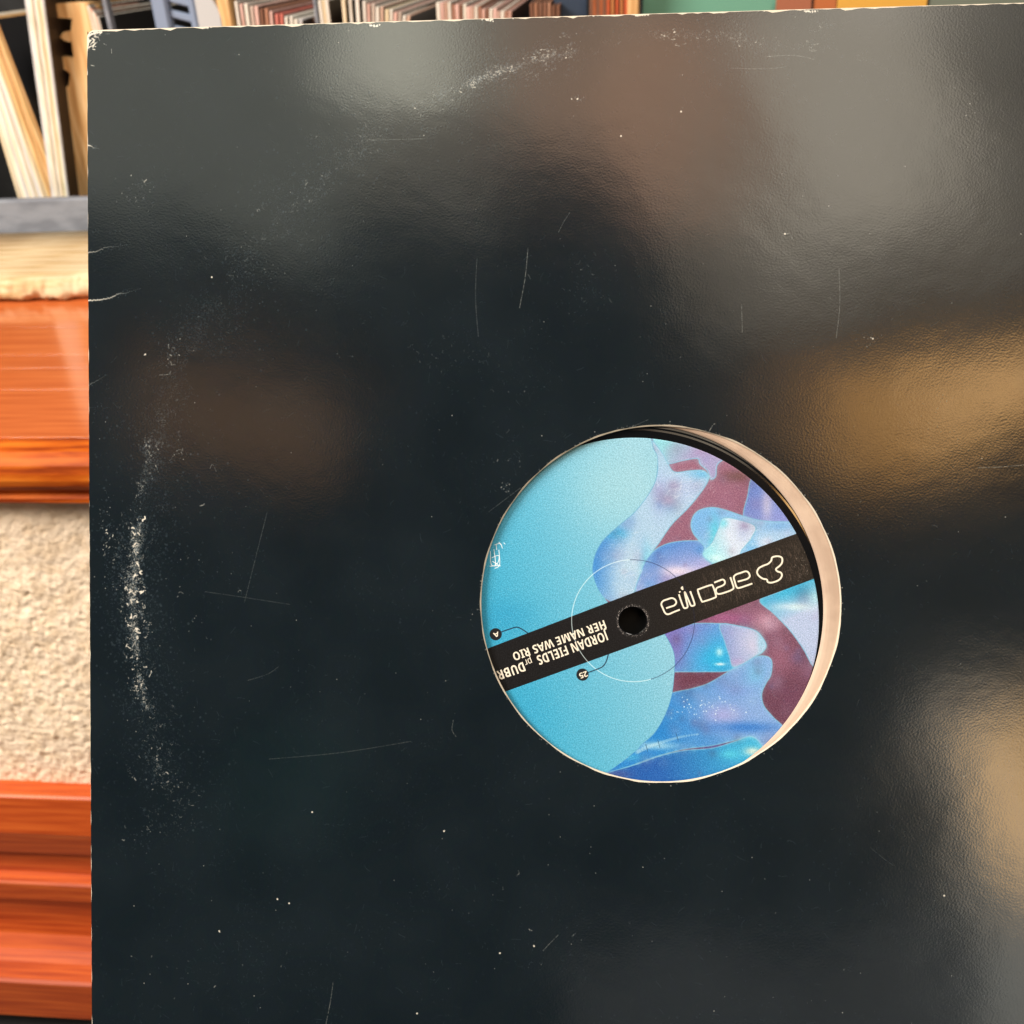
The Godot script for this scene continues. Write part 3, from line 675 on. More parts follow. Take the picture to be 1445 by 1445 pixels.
# ================================================================ the scene
func _ready() -> void:
	rng.seed = 7
	dent.seed = 5
	dent.frequency = 0.011
	dent.fractal_octaves = 2
	# ---- camera
	var cam := Camera3D.new()
	cam.name = "camera"
	cam.transform = Transform3D(Basis(Vector3(0.994693, -0.047271, -0.091383), Vector3(-0.00453, 0.867218, -0.497908), Vector3(0.102786, 0.49568, 0.862402)), Vector3(0, 1.06, 0))
	cam.near = 0.02
	cam.far = 60.0
	cam.fov = 53.9995
	var lens := CameraAttributesPhysical.new()
	lens.frustum_focal_length = 23.5516
	lens.frustum_focus_distance = 0.272
	lens.frustum_near = 0.02
	lens.frustum_far = 60.0
	lens.exposure_aperture = 18.0
	cam.attributes = lens
	add_child(cam)
	cam.current = true
	# ---- air and exposure
	var env := Environment.new()
	env.background_mode = Environment.BG_COLOR
	env.background_color = Color(0.22, 0.25, 0.27)
	env.tonemap_mode = Environment.TONE_MAPPER_LINEAR
	env.tonemap_exposure = 1.0
	env.sdfgi_enabled = true
	env.ssao_enabled = true
	env.ssil_enabled = true
	var we := WorldEnvironment.new()
	we.name = "environment"
	we.environment = env
	add_child(we)
	# ---- lamps, all added out of view: [place, aimed at, size, colour, brightness of the glowing face]
	for a in [
		[Vector3(-1.75, 2.35, 0.3), Vector3(-0.5, 0.6, -0.8), Vector2(1.1, 1.1), Color(1, 0.955, 0.905), 29.0],  # this and the next: unseen key lamps added to brighten the scene
		[Vector3(0.7, 2.7, 0.1), Vector3(-0.1, 0.8, -0.8), Vector2(1.0, 0.8), Color(1, 0.97, 0.93), 7.0],
		[Vector3(-0.785, 2.71, 0.971), Vector3(-0.116, 1.038, -0.293), Vector2(0.887, 0.798), Color(1, 0.99, 0.9), 1.55],  # from here on: added lamps shaped to mirror as patches in the sleeve
		[Vector3(-0.259, 2.765, 1.046), Vector3(-0.049, 1.032, -0.293), Vector2(0.335, 0.705), Color(1, 0.93, 0.82), 1.8],
		[Vector3(0.037, 2.798, 1.02), Vector3(-0.014, 1.036, -0.296), Vector2(0.317, 0.546), Color(1, 0.91, 0.79), 2.1],
		[Vector3(-0.343, 2.797, 0.997), Vector3(-0.059, 1.039, -0.296), Vector2(0.3, 0.265), Color(1, 0.99, 0.9), 6.5],
		[Vector3(0.119, 2.738, 1.085), Vector3(-0.004, 1.026, -0.291), Vector2(0.44, 0.387), Color(1, 0.68, 0.48), 2.2],
		[Vector3(0.321, 2.673, 1.13), Vector3(0.019, 1.016, -0.287), Vector2(0.299, 0.439), Color(1, 0.72, 0.54), 1.9],
		[Vector3(0.66, 2.637, 1.074), Vector3(0.061, 1.017, -0.289), Vector2(0.405, 0.581), Color(1, 0.95, 0.86), 4.6],
		[Vector3(0.641, 2.67, 1.045), Vector3(0.059, 1.022, -0.292), Vector2(0.882, 1.023), Color(1, 0.91, 0.79), 1.9],
		[Vector3(0.919, 2.087, 1.437), Vector3(0.089, 0.948, -0.252), Vector2(0.579, 0.211), Color(1, 0.72, 0.36), 7.5],
		[Vector3(0.973, 2.089, 1.412), Vector3(0.096, 0.949, -0.253), Vector2(0.281, 0.123), Color(1, 0.84, 0.62), 8.0],
		[Vector3(0.609, 2.159, 1.5), Vector3(0.05, 0.951, -0.252), Vector2(0.262, 0.21), Color(1, 0.75, 0.5), 1.6],
		[Vector3(1.061, 1.281, 1.736), Vector3(0.112, 0.857, -0.203), Vector2(0.23, 0.354), Color(1, 0.78, 0.48), 12.0],
		[Vector3(0.989, 1.131, 1.801), Vector3(0.105, 0.839, -0.192), Vector2(0.23, 0.815), Color(1, 0.98, 0.92), 3.2],
		[Vector3(-0.716, 2.118, 1.515), Vector3(-0.101, 0.95, -0.245), Vector2(0.473, 0.263), Color(1, 0.72, 0.45), 1.5],
		[Vector3(0.477, 0.9, 1.981), Vector3(0.04, 0.81, -0.173), Vector2(0.919, 0.23), Color(1, 0.96, 0.93), 0.5],
		[Vector3(-0.601, 1.313, 1.896), Vector3(-0.089, 0.858, -0.195), Vector2(0.264, 0.264), Color(0.45, 1, 0.9), 0.14],
	]:
		var l := AreaLight3D.new()
		l.name = "added_lamp"
		l.area_size = a[2]
		l.area_normalize_energy = true
		l.light_color = a[3]
		l.light_energy = a[4] * a[2].x * a[2].y / PI * 1.0
		l.area_range = 8.0
		l.shadow_enabled = true
		add_child(l, true)
		l.look_at_from_position(a[0], a[1], Vector3(0.01, 1, 0.02))
	build_place()
	build_bin()
	build_sleeve()

func build_place() -> void:
	var dark := grained("black stone", [[0.3, Color(0.05, 0.05, 0.05)], [0.7, Color(0.12, 0.115, 0.11)]], Vector3(3, 3, 3), 0.6, 21, 0.6)
	var fl := obj("floor", box_mesh(Vector3(0, -0.02, 0), Vector3(9, 0.04, 9), 0.001), dark)
	fl.set_meta("kind", "structure")
	fl.set_meta("label", "dark floor at the foot of the stepped wooden moulding")
	# orange varnished counter
	var orange := [[0.12, Color(0.71, 0.355, 0.175)], [0.5, Color(0.77, 0.405, 0.205)], [0.88, Color(0.81, 0.45, 0.235)]]
	var woods := []
	for i in 4:
		var m := grained("varnished orange wood", orange, Vector3(0.9, 20 + 2 * i, 20 + 2 * i), 0.13, 60 + i * 9, 0.08, false, 4)
		m.uv1_offset = Vector3(0.3 * i, 0.17 * i, 0.41 * i)
		m.metallic_specular = 0.5
		woods.append(m)
	var rusts := []
	for i in 3:
		var m := grained("reddish varnished wood", [[0.15, Color(0.61, 0.23, 0.07)], [0.5, Color(0.715, 0.305, 0.105)], [0.85, Color(0.785, 0.375, 0.145)]], Vector3(0.9, 21 + 2 * i, 21 + 2 * i), 0.42, 160 + i * 9, 0.08, false, 4)
		m.uv1_offset = Vector3(0.23 * i, 0.37 * i, 0.11 * i)
		rusts.append(m)
	var deep := grained("dark varnished edge", [[0.2, Color(0.52, 0.20, 0.05)], [0.42, Color(0.70, 0.31, 0.07)], [0.6, Color(0.78, 0.39, 0.10)], [0.8, Color(0.84, 0.46, 0.14)]], Vector3(1.4, 13, 13), 0.5, 91, 0.3)
	deep.metallic_specular = 0.3
	var ct := thing("wooden_counter", "varnished orange wooden counter with cream stucco front and stepped moulding at its foot", "counter", Transform3D(Basis(), Vector3.ZERO))
	var x0 := -1.25
	var x1 := 1.05
	var cuts := [-1.32, -0.985, -0.902, -0.866, -0.812, -0.7105]
	for i in 5:
		var z0: float = cuts[i]
		var z1: float = cuts[i + 1]
		obj("plank", box_mesh(Vector3((x0 + x1) / 2, 0.6975, (z0 + z1) / 2), Vector3(x1 - x0, 0.046, z1 - z0 - 0.0003), 0.0001), woods[i % 4], ct)
	obj("nosing", moulding([Vector2(-0.7102, 0.6715), Vector2(-0.7102, 0.7205), Vector2(-0.692, 0.7205), Vector2(-0.686, 0.7195), Vector2(-0.681, 0.7165), Vector2(-0.6775, 0.711), Vector2(-0.676, 0.704), Vector2(-0.676, 0.698), Vector2(-0.6775, 0.692), Vector2(-0.681, 0.687), Vector2(-0.686, 0.6835), Vector2(-0.6865, 0.6805), Vector2(-0.683, 0.678), Vector2(-0.683, 0.6745), Vector2(-0.687, 0.6715)], x0, x1, 60, 0.0006, 3), deep, ct)
	# the stucco front: a real relief
	var stucco := plain("cream stucco", Color(0.97, 0.89, 0.79), 0.95, 0.2)
	stucco.albedo_texture = noise_tex(Vector2i(512, 512), 0.02, 5, 33, [[0.25, Color(0.95, 0.93, 0.90)], [0.55, Color(1, 1, 1)]])
	stucco.uv1_triplanar = true
	stucco.uv1_world_triplanar = true
	stucco.uv1_scale = Vector3(4, 4, 4)
	var nz := FastNoiseLite.new()
	nz.seed = 8
	nz.frequency = 85.0
	nz.fractal_octaves = 4
	var nl := FastNoiseLite.new()
	nl.seed = 18
	nl.frequency = 9.0
	var cell := FastNoiseLite.new()
	cell.seed = 28
	cell.frequency = 120.0
	cell.noise_type = FastNoiseLite.TYPE_SIMPLEX_SMOOTH
	var st := begin()
	# columns lie close where the wall stands near the lens, wider apart along the rest
	var cols := PackedFloat32Array()
	var cx := x0
	while cx < x1:
		cols.append(cx)
		cx += 0.0011 if cx > -0.68 and cx < -0.40 else 0.0045
	cols.append(x1)
	var nx := cols.size() - 1
	var ny := 250
	for j in ny + 1:
		for i in nx + 1:
			var x := cols[i]
			var y := lerpf(0.332, 0.672, float(j) / ny)
			var rough := lerpf(1.0, 0.25, smoothstep(0.50, 0.645, y + 0.03 * nl.get_noise_2d(x * 2.0, y)))
			var dp := 0.0016 * nz.get_noise_2d(x * 1.15, y * 0.9) * rough * (0.65 + 1.2 * nl.get_noise_2d(x * 3.0 + 5.0, y * 3.0)) + 0.0012 * maxf(0.0, cell.get_noise_2d(x * 1.1, y)) * rough + 0.003 * nl.get_noise_2d(x, y)
			dp -= 0.006 * rough * pow(maxf(0.0, cell.get_noise_2d(x * 0.5 + 40.0, y * 0.42) - 0.38), 1.0)
			st.set_smooth_group(0)
			st.set_uv(Vector2(x, y))
			st.add_vertex(Vector3(x, y, -0.7015 + dp))
	for j in ny:
		for i in nx:
			var a := j * (nx + 1) + i
			for v in [a, a + nx + 1, a + 1, a + 1, a + nx + 1, a + nx + 2]:
				st.add_index(v)
	st.generate_normals()
	stucco.normal_enabled = true
	stucco.normal_texture = noise_tex(Vector2i(512, 512), 0.05, 4, 35, [], true, 2.5)
	obj("stucco_front", st.commit(), stucco, ct)
	obj("core", box_mesh(Vector3((x0 + x1) / 2, 0.34, -1.01), Vector3(x1 - x0 - 0.01, 0.66, 0.60), 0.002), plain("masonry core", Color(0.6, 0.52, 0.42), 0.9), ct)
	# stepped moulding at the foot, top board first
	obj("moulding_board", moulding([Vector2(-0.7055, 0.2585), Vector2(-0.7055, 0.3375), Vector2(-0.6835, 0.3375), Vector2(-0.6805, 0.336), Vector2(-0.6725, 0.294), Vector2(-0.6735, 0.290), Vector2(-0.679, 0.2585)], x0, x1, 50, 0.0007, 11), rusts[0], ct)
	obj("moulding_board", moulding([Vector2(-0.7055, 0.1895), Vector2(-0.7055, 0.258), Vector2(-0.6885, 0.258), Vector2(-0.6885, 0.2175), Vector2(-0.677, 0.2165), Vector2(-0.675, 0.2145), Vector2(-0.6755, 0.1895)], x0, x1, 50, 0.0007, 12), rusts[1], ct)
	obj("moulding_board", moulding([Vector2(-0.7055, 0.038), Vector2(-0.7055, 0.189), Vector2(-0.6905, 0.189), Vector2(-0.6900, 0.135), Vector2(-0.6865, 0.118), Vector2(-0.676, 0.106), Vector2(-0.662, 0.1025), Vector2(-0.643, 0.1005), Vector2(-0.640, 0.098), Vector2(-0.6405, 0.038)], x0, x1, 50, 0.0007, 13), rusts[2], ct)
	obj("plinth", box_mesh(Vector3((x0 + x1) / 2, 0.019, -0.69), Vector3(x1 - x0, 0.0375, 0.06), 0.001), plain("black plinth", Color(0.08, 0.075, 0.07), 0.8), ct)
	# grit swept against the foot
	var dust := begin()
	for i in 260:
		var p := Vector3(rng.randf_range(-0.95, 0.3), 0.0, -0.628 + absf(rng.randfn(0, 0.012)))
		var r := rng.randf_range(0.001, 0.0035)
		chamfer(dust, p + Vector3(0, r * 0.5, 0), Vector3(r * rng.randf_range(1, 2.4), r, r * 1.3), r * 0.25, Basis(Vector3.UP, rng.randf() * 3.0))
	var du := obj("swept_grit", dust.commit(), plain("grit", Color(0.62, 0.58, 0.5), 0.95))
	tag(du, "pale grit swept against the foot of the wooden moulding", "grit", "", "stuff")
	# pale raw slab that lies on the counter
	var pale := grained("pale raw wood", [[0.25, Color(0.70, 0.57, 0.39)], [0.45, Color(0.81, 0.70, 0.52)], [0.65, Color(0.87, 0.79, 0.65)]], Vector3(1.1, 12, 22), 0.75, 71, 1.5)
	var sn := FastNoiseLite.new()
	sn.seed = 14
	sn.frequency = 40.0
	sn.fractal_octaves = 4
	var prof := [Vector2(-1.295, 0.7215), Vector2(-1.295, 0.747), Vector2(-1.20, 0.7472), Vector2(-1.12, 0.7473), Vector2(-1.082, 0.7472), Vector2(-1.076, 0.7455), Vector2(-1.072, 0.741), Vector2(-1.070, 0.736), Vector2(-1.0695, 0.731), Vector2(-1.071, 0.727), Vector2(-1.074, 0.7235), Vector2(-1.08, 0.7215)]
	var ss := begin()
	var segs := 900
	for k in segs + 1:
		var x := lerpf(-1.2, 0.95, float(k) / segs)
		for i in prof.size():
			var p: Vector2 = prof[i]
			var e := 0.0 if i < 4 else 0.006 * smoothstep(3.0, 7.0, i)
			ss.set_smooth_group(0)
			ss.add_vertex(Vector3(x, p.y + (e * 0.5 * sn.get_noise_2d(x + 9.0, i * 0.012) if i < prof.size() - 1 else 0.0), p.x + e * sn.get_noise_2d(x, i * 0.02) - (0.0 if i < 5 else 0.008 * absf(sn.get_noise_2d(x * 0.4, 3.0)))))
	for k in segs:
		for i in prof.size():
			var j := (i + 1) % prof.size()
			var a := k * prof.size()
			var b := a + prof.size()
			for v in [a + i, b + i, a + j, a + j, b + i, b + j]:
				ss.add_index(v)
	ss.generate_normals()
	var slab := obj("raw_wood_slab", ss.commit(), pale)
	tag(slab, "pale raw wooden slab with a rough chipped front edge lying on the orange counter", "slab")

func build_bin() -> void:
	var grey := grained("grey painted board", [[0.3, Color(0.44, 0.46, 0.50)], [0.7, Color(0.52, 0.54, 0.58)]], Vector3(2, 6, 6), 0.6, 81, 0.8)
	var black := grained("black painted board", [[0.3, Color(0.055, 0.06, 0.065)], [0.7, Color(0.085, 0.09, 0.095)]], Vector3(3, 3, 3), 0.75, 83, 0.5)
	var bin := thing("record_bin", "black record bin with a low blue-grey front board behind the counter", "record bin", Transform3D())
	var fb := obj("front_board", box_mesh(Vector3.ZERO, Vector3(2.3, 0.105, 0.018), 0.002), grey, bin)
	fb.transform = Transform3D(Basis(Vector3.UP, deg_to_rad(0.8)), Vector3(-0.1, 0.7365, -1.312))
	obj("bottom_board", box_mesh(Vector3(-0.1, 0.680, -1.545), Vector3(2.3, 0.02, 0.44), 0.002), black, bin)
	obj("back_board", box_mesh(Vector3(-0.1, 0.85, -1.79), Vector3(2.5, 1.7, 0.03), 0.002), black, bin)
	for x in [-1.262, 1.06]:
		obj("side_board", box_mesh(Vector3(x, 0.62, -1.547), Vector3(0.022, 1.1, 0.44), 0.002), black, bin)
	obj("cabinet", box_mesh(Vector3(-0.1, 0.334, -1.552), Vector3(2.3, 0.668, 0.42), 0.002), black, bin)
	# thin blue-grey dividers
	for xs in [[-0.640, -0.634], [-0.372, -0.368]]:
		obj("divider", box_mesh(Vector3((xs[0] + xs[1]) / 2, 0.88, -1.356), Vector3(xs[1] - xs[0], 0.38, 0.012), 0.001), grey, bin)
	var cream := Color(0.90, 0.83, 0.70)
	var white := Color(0.90, 0.88, 0.84)
	var tan := Color(0.80, 0.62, 0.40)
	var cool := Color(0.78, 0.78, 0.79)
	run_of_covers(20, -0.812, -0.739, 0.6905, -1.338, 1.0, 7.4, 0.315, 0.315, [cream, white, cream, white, cool, cream, white, white, cream, cool, white, cream, cream, Color(0.86, 0.74, 0.52), tan, Color(0.84, 0.70, 0.47), tan, tan, Color(0.84, 0.70, 0.47), tan], "the leaning stack at the far left", "record covers in the leaning stack at the far left")
	run_of_covers(7, -0.774, -0.752, 0.713, -1.334, -8.0, -8.2, 0.33, 0.33, [cool, white, Color(0.86, 0.82, 0.74), white, cream, Color(0.88, 0.85, 0.70)], "the slim upright stack beside the plywood panel", "record covers in the slim upright stack beside the plywood panel")
	# plywood panel with cut-outs
	var ply := grained("birch plywood", [[0.3, Color(0.80, 0.62, 0.40)], [0.5, Color(0.87, 0.71, 0.49)], [0.7, Color(0.91, 0.77, 0.57)]], Vector3(14, 1.2, 14), 0.55, 87, 0.8)
	var outline := [Vector2(-744.31, 1018.25), Vector2(-715.08, 1014.6), Vector2(-681.79, 1015.59), Vector2(-660.44, 1014.68), Vector2(-653.15, 1010.37), Vector2(-651.53, 1002.29), Vector2(-660.44, 968.4), Vector2(-720.67, 755.17), Vector2(-731.04, 715.97), Vector2(-802.85, 712.6), Vector2(-798.27, 757.17), Vector2(-748.23, 914.1), Vector2(-728.13, 915.55), Vector2(-716.37, 919.01), Vector2(-710.4, 933.37), Vector2(-724.5, 945.37), Vector2(-739.75, 949.76), Vector2(-739.47, 957.33), Vector2(-724.63, 955.08), Vector2(-700.47, 951.63), Vector2(-698.05, 970.72), Vector2(-702.79, 970.91), Vector2(-708.02, 972.77), Vector2(-711.6, 977.04), Vector2(-707.49, 981.41), Vector2(-701.25, 983.21), Vector2(-696.1, 982.18), Vector2(-690.08, 996.94), Vector2(-718.68, 1000.24), Vector2(-747.5, 1001.43)]
	var pl := []
	for v in outline: pl.append(v * MM)
	var pp := obj("plywood_panel", plate(pl, 0.012), ply)
	pp.position.z = -1.362
	tag(pp, "pale plywood panel with dark angular cut-outs between the white covers and the black sleeve", "plywood panel")
	run_of_covers(6, -0.653, -0.638, 0.6905, -1.345, 1.0, 2.0, 0.324, 0.309, [tan, white, Color(0.90, 0.70, 0.62), white, Color(0.88, 0.76, 0.68), white], "the group behind the plywood panel", "record covers in the group behind the plywood panel")
	# blue-grey slotted plastic crate
	var plastic := plain("blue-grey plastic", Color(0.50, 0.56, 0.66), 0.45)
	var pale_plastic := plain("pale grey plastic", Color(0.72, 0.73, 0.74), 0.45)
	var cr := thing("plastic_crate", "blue-grey plastic crate with slanted slats standing in the record bin", "crate", Transform3D(Basis(), Vector3(0, 0, -1.345)))
	obj("post", box_mesh(Vector3(-0.566, 0.865, -0.01), Vector3(0.020, 0.35, 0.02), 0.003), plastic, cr)
	obj("post", box_mesh(Vector3(-0.526, 0.865, -0.014), Vector3(0.010, 0.35, 0.02), 0.003), plastic, cr)
	for i in 14:
		obj("slat", box_mesh(Vector3(-0.543, 1.012 - i * 0.0175, -0.012), Vector3(0.03, 0.0085, 0.010), 0.0015, Basis(Vector3.BACK, deg_to_rad(-16))), plastic, cr)
	var en := []
	for i in 13: en.append(Vector2(-0.519 + 0.030 * sin(PI / 2 * i / 12.0), 0.985 + 0.04 * cos(PI / 2 * i / 12.0)))
	en.append(Vector2(-0.489, 0.69))
	en.append(Vector2(-0.519, 0.69))
	obj("end_panel", plate(en, 0.012), pale_plastic, cr)
	var dv := obj("wooden_batten", box_mesh(Vector3(-0.484, 0.865, -1.36), Vector3(0.016, 0.35, 0.03), 0.002), ply)
	tag(dv, "upright light wooden batten beside the blue-grey plastic crate", "batten")
	var red := Color(0.78, 0.42, 0.37)
	var pink := Color(0.86, 0.70, 0.66)
	var brown := Color(0.50, 0.34, 0.26)
	run_of_covers(14, -0.473, -0.425, 0.6905, -1.345, -1, -7, 0.318, 0.296, [white, pink, white, Color(0.82, 0.74, 0.70), pink, brown, Color(0.70, 0.5, 0.4), pink, red, red, white, white, white, cool], "the group right of the wooden batten", "record covers in the group right of the wooden batten")
	face_cover(-0.418, -0.374, 0.6905, 0.985, -1.37, Color(0.36, 0.26, 0.20), "low brown record cover facing forward between two groups of white covers")
	run_of_covers(3, -0.361, -0.352, 0.6905, -1.34, 0, 0, 0.315, 0.315, [white, cream, white], "the upright pair of the middle group", "record covers in the upright pair of the middle group")
	run_of_covers(3, -0.343, -0.331, 0.6905, -1.342, -2, -3, 0.316, 0.315, [cream, white, white], "the trio beside the upright pair", "record covers in the trio beside the upright pair")
	run_of_covers(11, -0.329, -0.300, 0.6905, -1.345, -4, -9, 0.312, 0.296, [white, pink, Color(0.78, 0.72, 0.68), white, Color(0.80, 0.66, 0.58), cream], "the sloping fan of the middle group", "record covers in the sloping fan of the middle group")
	run_of_covers(20, -0.222, -0.150, 0.6905, -1.345, -1, -4, 0.307, 0.293, [white, pink, Color(0.74, 0.60, 0.54), white, Color(0.62, 0.44, 0.36), pink, brown], "the group above the sleeve's middle", "record covers in the group above the sleeve's middle")
	run_of_covers(7, -0.104, -0.082, 0.6905, -1.35, 0, -2, 0.30, 0.298, [brown, Color(0.62, 0.44, 0.34), Color(0.45, 0.30, 0.22)], "the group left of the dark blue cover", "record covers in the group left of the dark blue cover")
	face_cover(-0.079, -0.038, 0.6905, 1.0, -1.37, Color(0.16, 0.22, 0.30), "dark blue record cover facing forward in the bin")
	run_of_covers(5, -0.032, -0.016, 0.6905, -1.35, 0, 0, 0.31, 0.31, [brown, Color(0.66, 0.36, 0.20)], "the group right of the dark blue cover", "record covers in the group right of the dark blue cover")
	run_of_covers(6, -0.012, 0.010, 0.6905, -1.35, 0, -1, 0.312, 0.312, [Color(0.75, 0.34, 0.18), Color(0.70, 0.42, 0.20)], "the group left of the tan batten", "record covers in the group left of the tan batten")
	var dv2 := obj("wooden_batten", box_mesh(Vector3(0.018, 0.865, -1.36), Vector3(0.014, 0.35, 0.03), 0.002), ply)
	tag(dv2, "upright tan batten left of the turquoise record cover", "batten")
	face_cover(0.030, 0.215, 0.6905, 1.01, -1.375, Color(0.40, 0.62, 0.54), "turquoise green record cover facing forward at the top edge")
	face_cover(0.190, 0.232, 0.6905, 0.985, -1.362, Color(0.62, 0.38, 0.28), "narrow pinkish brown record cover in front of the turquoise one")
	face_cover(0.235, 0.262, 0.6905, 1.0, -1.366, Color(0.70, 0.40, 0.22), "narrow orange record cover between the turquoise and the yellow ones")
	face_cover(0.263, 0.368, 0.6905, 1.0, -1.366, Color(0.84, 0.64, 0.27), "yellow record cover facing forward at the upper right")
	face_cover(0.371, 0.56, 0.6905, 1.0, -1.37, Color(0.42, 0.46, 0.42), "grey-green record cover facing forward at the far upper right")

func build_sleeve() -> void:
	var frame := Transform3D(Basis(Vector3(0.999289, -0.017179, -0.033559), Vector3(-0.001225, 0.874884, -0.484331), Vector3(0.03768, 0.484028, 0.874241)), Vector3(0.01164, 0.903, -0.22373))
	var sleeve := thing("record_sleeve", "glossy black cardboard record sleeve with a round centre hole and white ring wear", "record sleeve", frame)
	var edge_nz := FastNoiseLite.new()
	edge_nz.seed = 4
	edge_nz.frequency = 0.06
	edge_nz.fractal_octaves = 3
	var board := plain("glossy black board", Color.WHITE, 0.14, 0.5)
	board.albedo_texture = ImageTexture.create_from_image(wear())
	board.normal_enabled = true
	board.normal_scale = 0.062
	board.normal_texture = noise_tex(Vector2i(2048, 2048), 0.22, 4, 77, [], true, 1.0)
	var bare := plain("bare worn card", Color(0.80, 0.765, 0.70), 0.85, 0.2)
	var blackcard := plain("black card", Color(0.05, 0.055, 0.06), 0.6, 0.2)
	var meshes := front_panel(edge_nz)
	obj("front_panel", meshes[0], board, sleeve)
	obj("worn_edge", meshes[1], bare, sleeve)
	obj("back_panel", box_mesh(Vector3(0, 0, -0.0062), Vector3(0.3145, 0.3145, 0.0006), 0.0002), blackcard, sleeve)
	# folded spine on the left and folded bottom
	for e in [[Vector3(-HALF, -HALF, 0), Vector3(-HALF, HALF, 0), Vector3(-1, 0, 0), "spine"], [Vector3(-HALF, -HALF, 0), Vector3(HALF, -HALF, 0), Vector3(0, -1, 0), "bottom_fold"]]:
		var st := begin()
		for k in 8:
			var a0: float = PI * k / 8.0
			var a1: float = PI * (k + 1) / 8.0
			var o0: Vector3 = e[2] * sin(a0) * 0.35 + Vector3(0, 0, -3.5 + 2.9 * cos(a0))
			var o1: Vector3 = e[2] * sin(a1) * 0.35 + Vector3(0, 0, -3.5 + 2.9 * cos(a1))
			var am := (a0 + a1) / 2
			quad(st, (e[0] + o0) * MM, (e[1] + o0) * MM, (e[1] + o1) * MM, (e[0] + o1) * MM, (e[2] * sin(am) + Vector3(0, 0, cos(am))).normalized())
		obj(e[3], st.commit(), blackcard, sleeve)
	# cream inner sleeve, a sheet with its own wider hole set to the left
	var paper := grained("cream paper", [[0.3, Color(0.70, 0.61, 0.54)], [0.7, Color(0.77, 0.685, 0.61)]], Vector3(9, 9, 9), 0.7, 45, 0.0, true)
	var ic := Vector3(-6.38, -1.64, 0)
	var inner := thing("inner_sleeve", "cream paper inner sleeve showing as a crescent in the hole of the black sleeve", "inner sleeve", frame * Transform3D(Basis(), Vector3(ic.x, ic.y, -0.4) * MM))
	obj("front_sheet", lathe([Vector2(49.95, -0.8), Vector2(50.15, -0.5), Vector2(50.7, -0.22), Vector2(51.5, -0.08), Vector2(52.6, -0.06), Vector2(54.0, -0.16), Vector2(55.5, -0.3), Vector2(58.0, -0.5), Vector2(145.0, -0.6)], 360), paper, inner)
	# the record
	var rc := thing("vinyl_record", "black vinyl record with a blue and mauve printed centre label inside the sleeve", "record", frame * Transform3D(Basis(), Vector3(-0.006901, -0.004622, -0.0014)))
	var vinyl := plain("black vinyl", Color(0.045, 0.045, 0.05), 0.1, 0.6)
	var prof := [Vector2(3.65, -1.7), Vector2(3.65, -0.12), Vector2(3.8, -0.05), Vector2(51.0, -0.05)]
	for i in 14:
		prof.append(Vector2(51.4 + i * 0.5, -0.05 - 0.05 * (i % 2)))
	prof.append_array([Vector2(60.0, -0.1), Vector2(149.0, -0.15), Vector2(150.0, -0.8), Vector2(149.0, -1.6), Vector2(3.65, -1.7)])
	obj("disc", lathe(prof, 240), vinyl, rc)
	var lm := plain("printed label", Color(0.96, 0.955, 0.96), 0.42, 0.4)
	lm.albedo_texture = ImageTexture.create_from_image(label_art())
	lm.normal_enabled = true
	lm.normal_scale = 0.15
	lm.normal_texture = noise_tex(Vector2i(1024, 1024), 0.09, 3, 53, [], true, 0.7)
	var lb := obj("label", lathe([Vector2(3.9, 0.02), Vector2(49.1, 0.02), Vector2(49.4, -0.04)], 240, LABEL_MM), lm, rc)
	var ink := plain("cream ink", Color(0.88, 0.86, 0.80), 0.5)
	var L := func(a: Array) -> Vector2: return a[0]
	letters("JORDAN FIELDS", [Vector2(-6.95, -2.66)][0], [Vector2(-26.13, -9.91)][0], 2.55, ink, lb)
	letters("pr", [Vector2(-27.67, -10.32)][0], [Vector2(-29.5, -11.02)][0], 1.9, ink, lb, false)
	letters("DUBR", [Vector2(-29.79, -11.5)][0], [Vector2(-37.05, -14.21)][0], 2.55, ink, lb)
	letters("HER NAME WAS RIO", [Vector2(-7.82, 0.12)][0], [Vector2(-32.7, -9.12)][0], 2.25, ink, lb)
	letters("A", [Vector2(-36.48, -3.26)][0], [Vector2(-37.94, -3.76)][0], 1.25, ink, lb)
	letters("25", [Vector2(-12.47, -13.7)][0], [Vector2(-14.57, -14.49)][0], 1.5, ink, lb)
	var mark := begin()
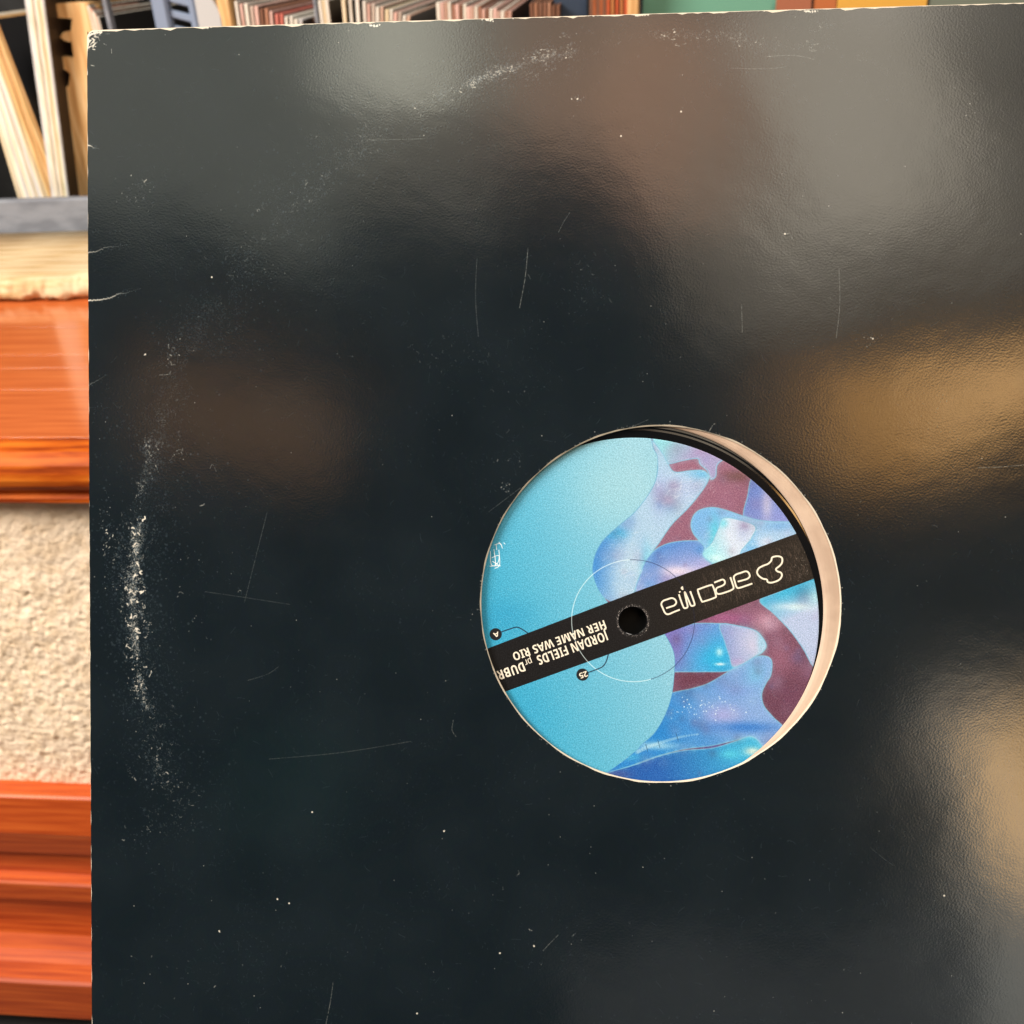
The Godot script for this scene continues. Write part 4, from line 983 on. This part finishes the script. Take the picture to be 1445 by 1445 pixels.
	for e in [
		[[Vector2(12.58, 3.14), Vector2(11.07, 2.53), Vector2(9.47, 1.87), Vector2(8.64, 2.23), Vector2(8.09, 3.34), Vector2(7.62, 4.54), Vector2(8.08, 5.42), Vector2(9.22, 5.89), Vector2(10.46, 6.23), Vector2(11.29, 5.82), Vector2(11.61, 5.03), Vector2(11.11, 4.29), Vector2(10.15, 3.91), Vector2(8.91, 3.48)], false],
		[[Vector2(12.29, 7.26), Vector2(12.89, 5.46), Vector2(13.59, 3.76), Vector2(14.14, 3.58), Vector2(14.64, 4.04), Vector2(14.22, 5.94), Vector2(13.84, 7.92), Vector2(14.72, 6.08), Vector2(15.51, 4.33), Vector2(16.1, 4.24), Vector2(16.51, 4.61), Vector2(15.95, 6.41), Vector2(15.31, 8.12)], false],
		[[Vector2(12.65, 7.77), Vector2(12.42, 8.05)], false],
		[[Vector2(13.47, 8.57), Vector2(13.01, 8.93), Vector2(13.38, 9.31)], false],
		[[Vector2(17.36, 8.27), Vector2(17.91, 8.79), Vector2(20.64, 9.78), Vector2(21.33, 9.55), Vector2(22.16, 7.06), Vector2(21.8, 6.42), Vector2(18.98, 5.42), Vector2(18.33, 5.65)], true],
		[[Vector2(21.69, 10.48), Vector2(22.92, 10.99), Vector2(23.96, 11.32), Vector2(24.47, 10.87), Vector2(24.43, 10.13), Vector2(23.61, 9.57), Vector2(22.47, 9.1), Vector2(22.16, 8.45), Vector2(22.34, 7.71), Vector2(23.07, 7.44), Vector2(24.76, 7.92), Vector2(26.25, 8.53), Vector2(26.84, 9.13), Vector2(26.43, 10.6), Vector2(25.96, 11.98)], false],
		[[Vector2(31.79, 10.32), Vector2(29.98, 9.66), Vector2(28.25, 9.1), Vector2(27.61, 9.41), Vector2(27.15, 10.79), Vector2(26.87, 11.99), Vector2(27.46, 12.69), Vector2(28.82, 13.2), Vector2(30.05, 13.58), Vector2(30.77, 13.21), Vector2(31.1, 12.3), Vector2(30.51, 11.6), Vector2(29.29, 11.18), Vector2(27.93, 10.8)], false],
		[[Vector2(36.96, 17.3), Vector2(37.86, 17.63), Vector2(38.99, 17.59), Vector2(39.63, 17.04), Vector2(39.55, 15.85), Vector2(38.83, 14.97), Vector2(38.02, 14.27), Vector2(38.38, 13.63), Vector2(39.33, 13.27), Vector2(39.57, 12.45), Vector2(39.03, 11.52), Vector2(38.13, 10.97), Vector2(36.77, 10.59), Vector2(35.87, 10.76), Vector2(35.59, 11.41), Vector2(34.5, 11.67), Vector2(33.41, 12.5), Vector2(33.04, 13.41), Vector2(33.49, 14.43), Vector2(34.71, 15.13), Vector2(35.93, 15.64), Vector2(36.74, 16.47)], true]]:
		ribbon(mark, smooth_line(e[0], e[1]), 0.45, e[1], 0.06)
	var mk := obj("emblem", mark.commit(), ink, lb)
	mk.scale = Vector3.ONE * MM
	# what carries the sleeve, hidden behind it
	var iron := plain("black iron", Color(0.07, 0.07, 0.075), 0.5)
	var foot: Vector3 = frame * Vector3(0.03, -0.02, -0.012)
	var sd := thing("display_stand", "slender black floor stand carrying the black record sleeve", "stand", Transform3D(Basis(), Vector3(foot.x, 0, foot.z)))
	var rel := sd.transform.affine_inverse() * frame
	var rest := obj("back_rest", box_mesh(Vector3(0.03, -0.06, -0.0092), Vector3(0.16, 0.2, 0.004), 0.001), iron, sd)
	rest.transform = rel
	var ledge := obj("ledge", box_mesh(Vector3(0.03, -0.1596, -0.0035), Vector3(0.16, 0.003, 0.022), 0.001), iron, sd)
	ledge.transform = rel
	var pole := CylinderMesh.new()
	pole.top_radius = 0.009
	pole.bottom_radius = 0.011
	pole.height = foot.y - 0.01
	obj("pole", pole, iron, sd).position = Vector3(0, (foot.y - 0.01) / 2 + 0.006, -0.004)
	var base := CylinderMesh.new()
	base.top_radius = 0.10
	base.bottom_radius = 0.105
	base.height = 0.012
	obj("base", base, iron, sd).position = Vector3(0, 0.007, 0)
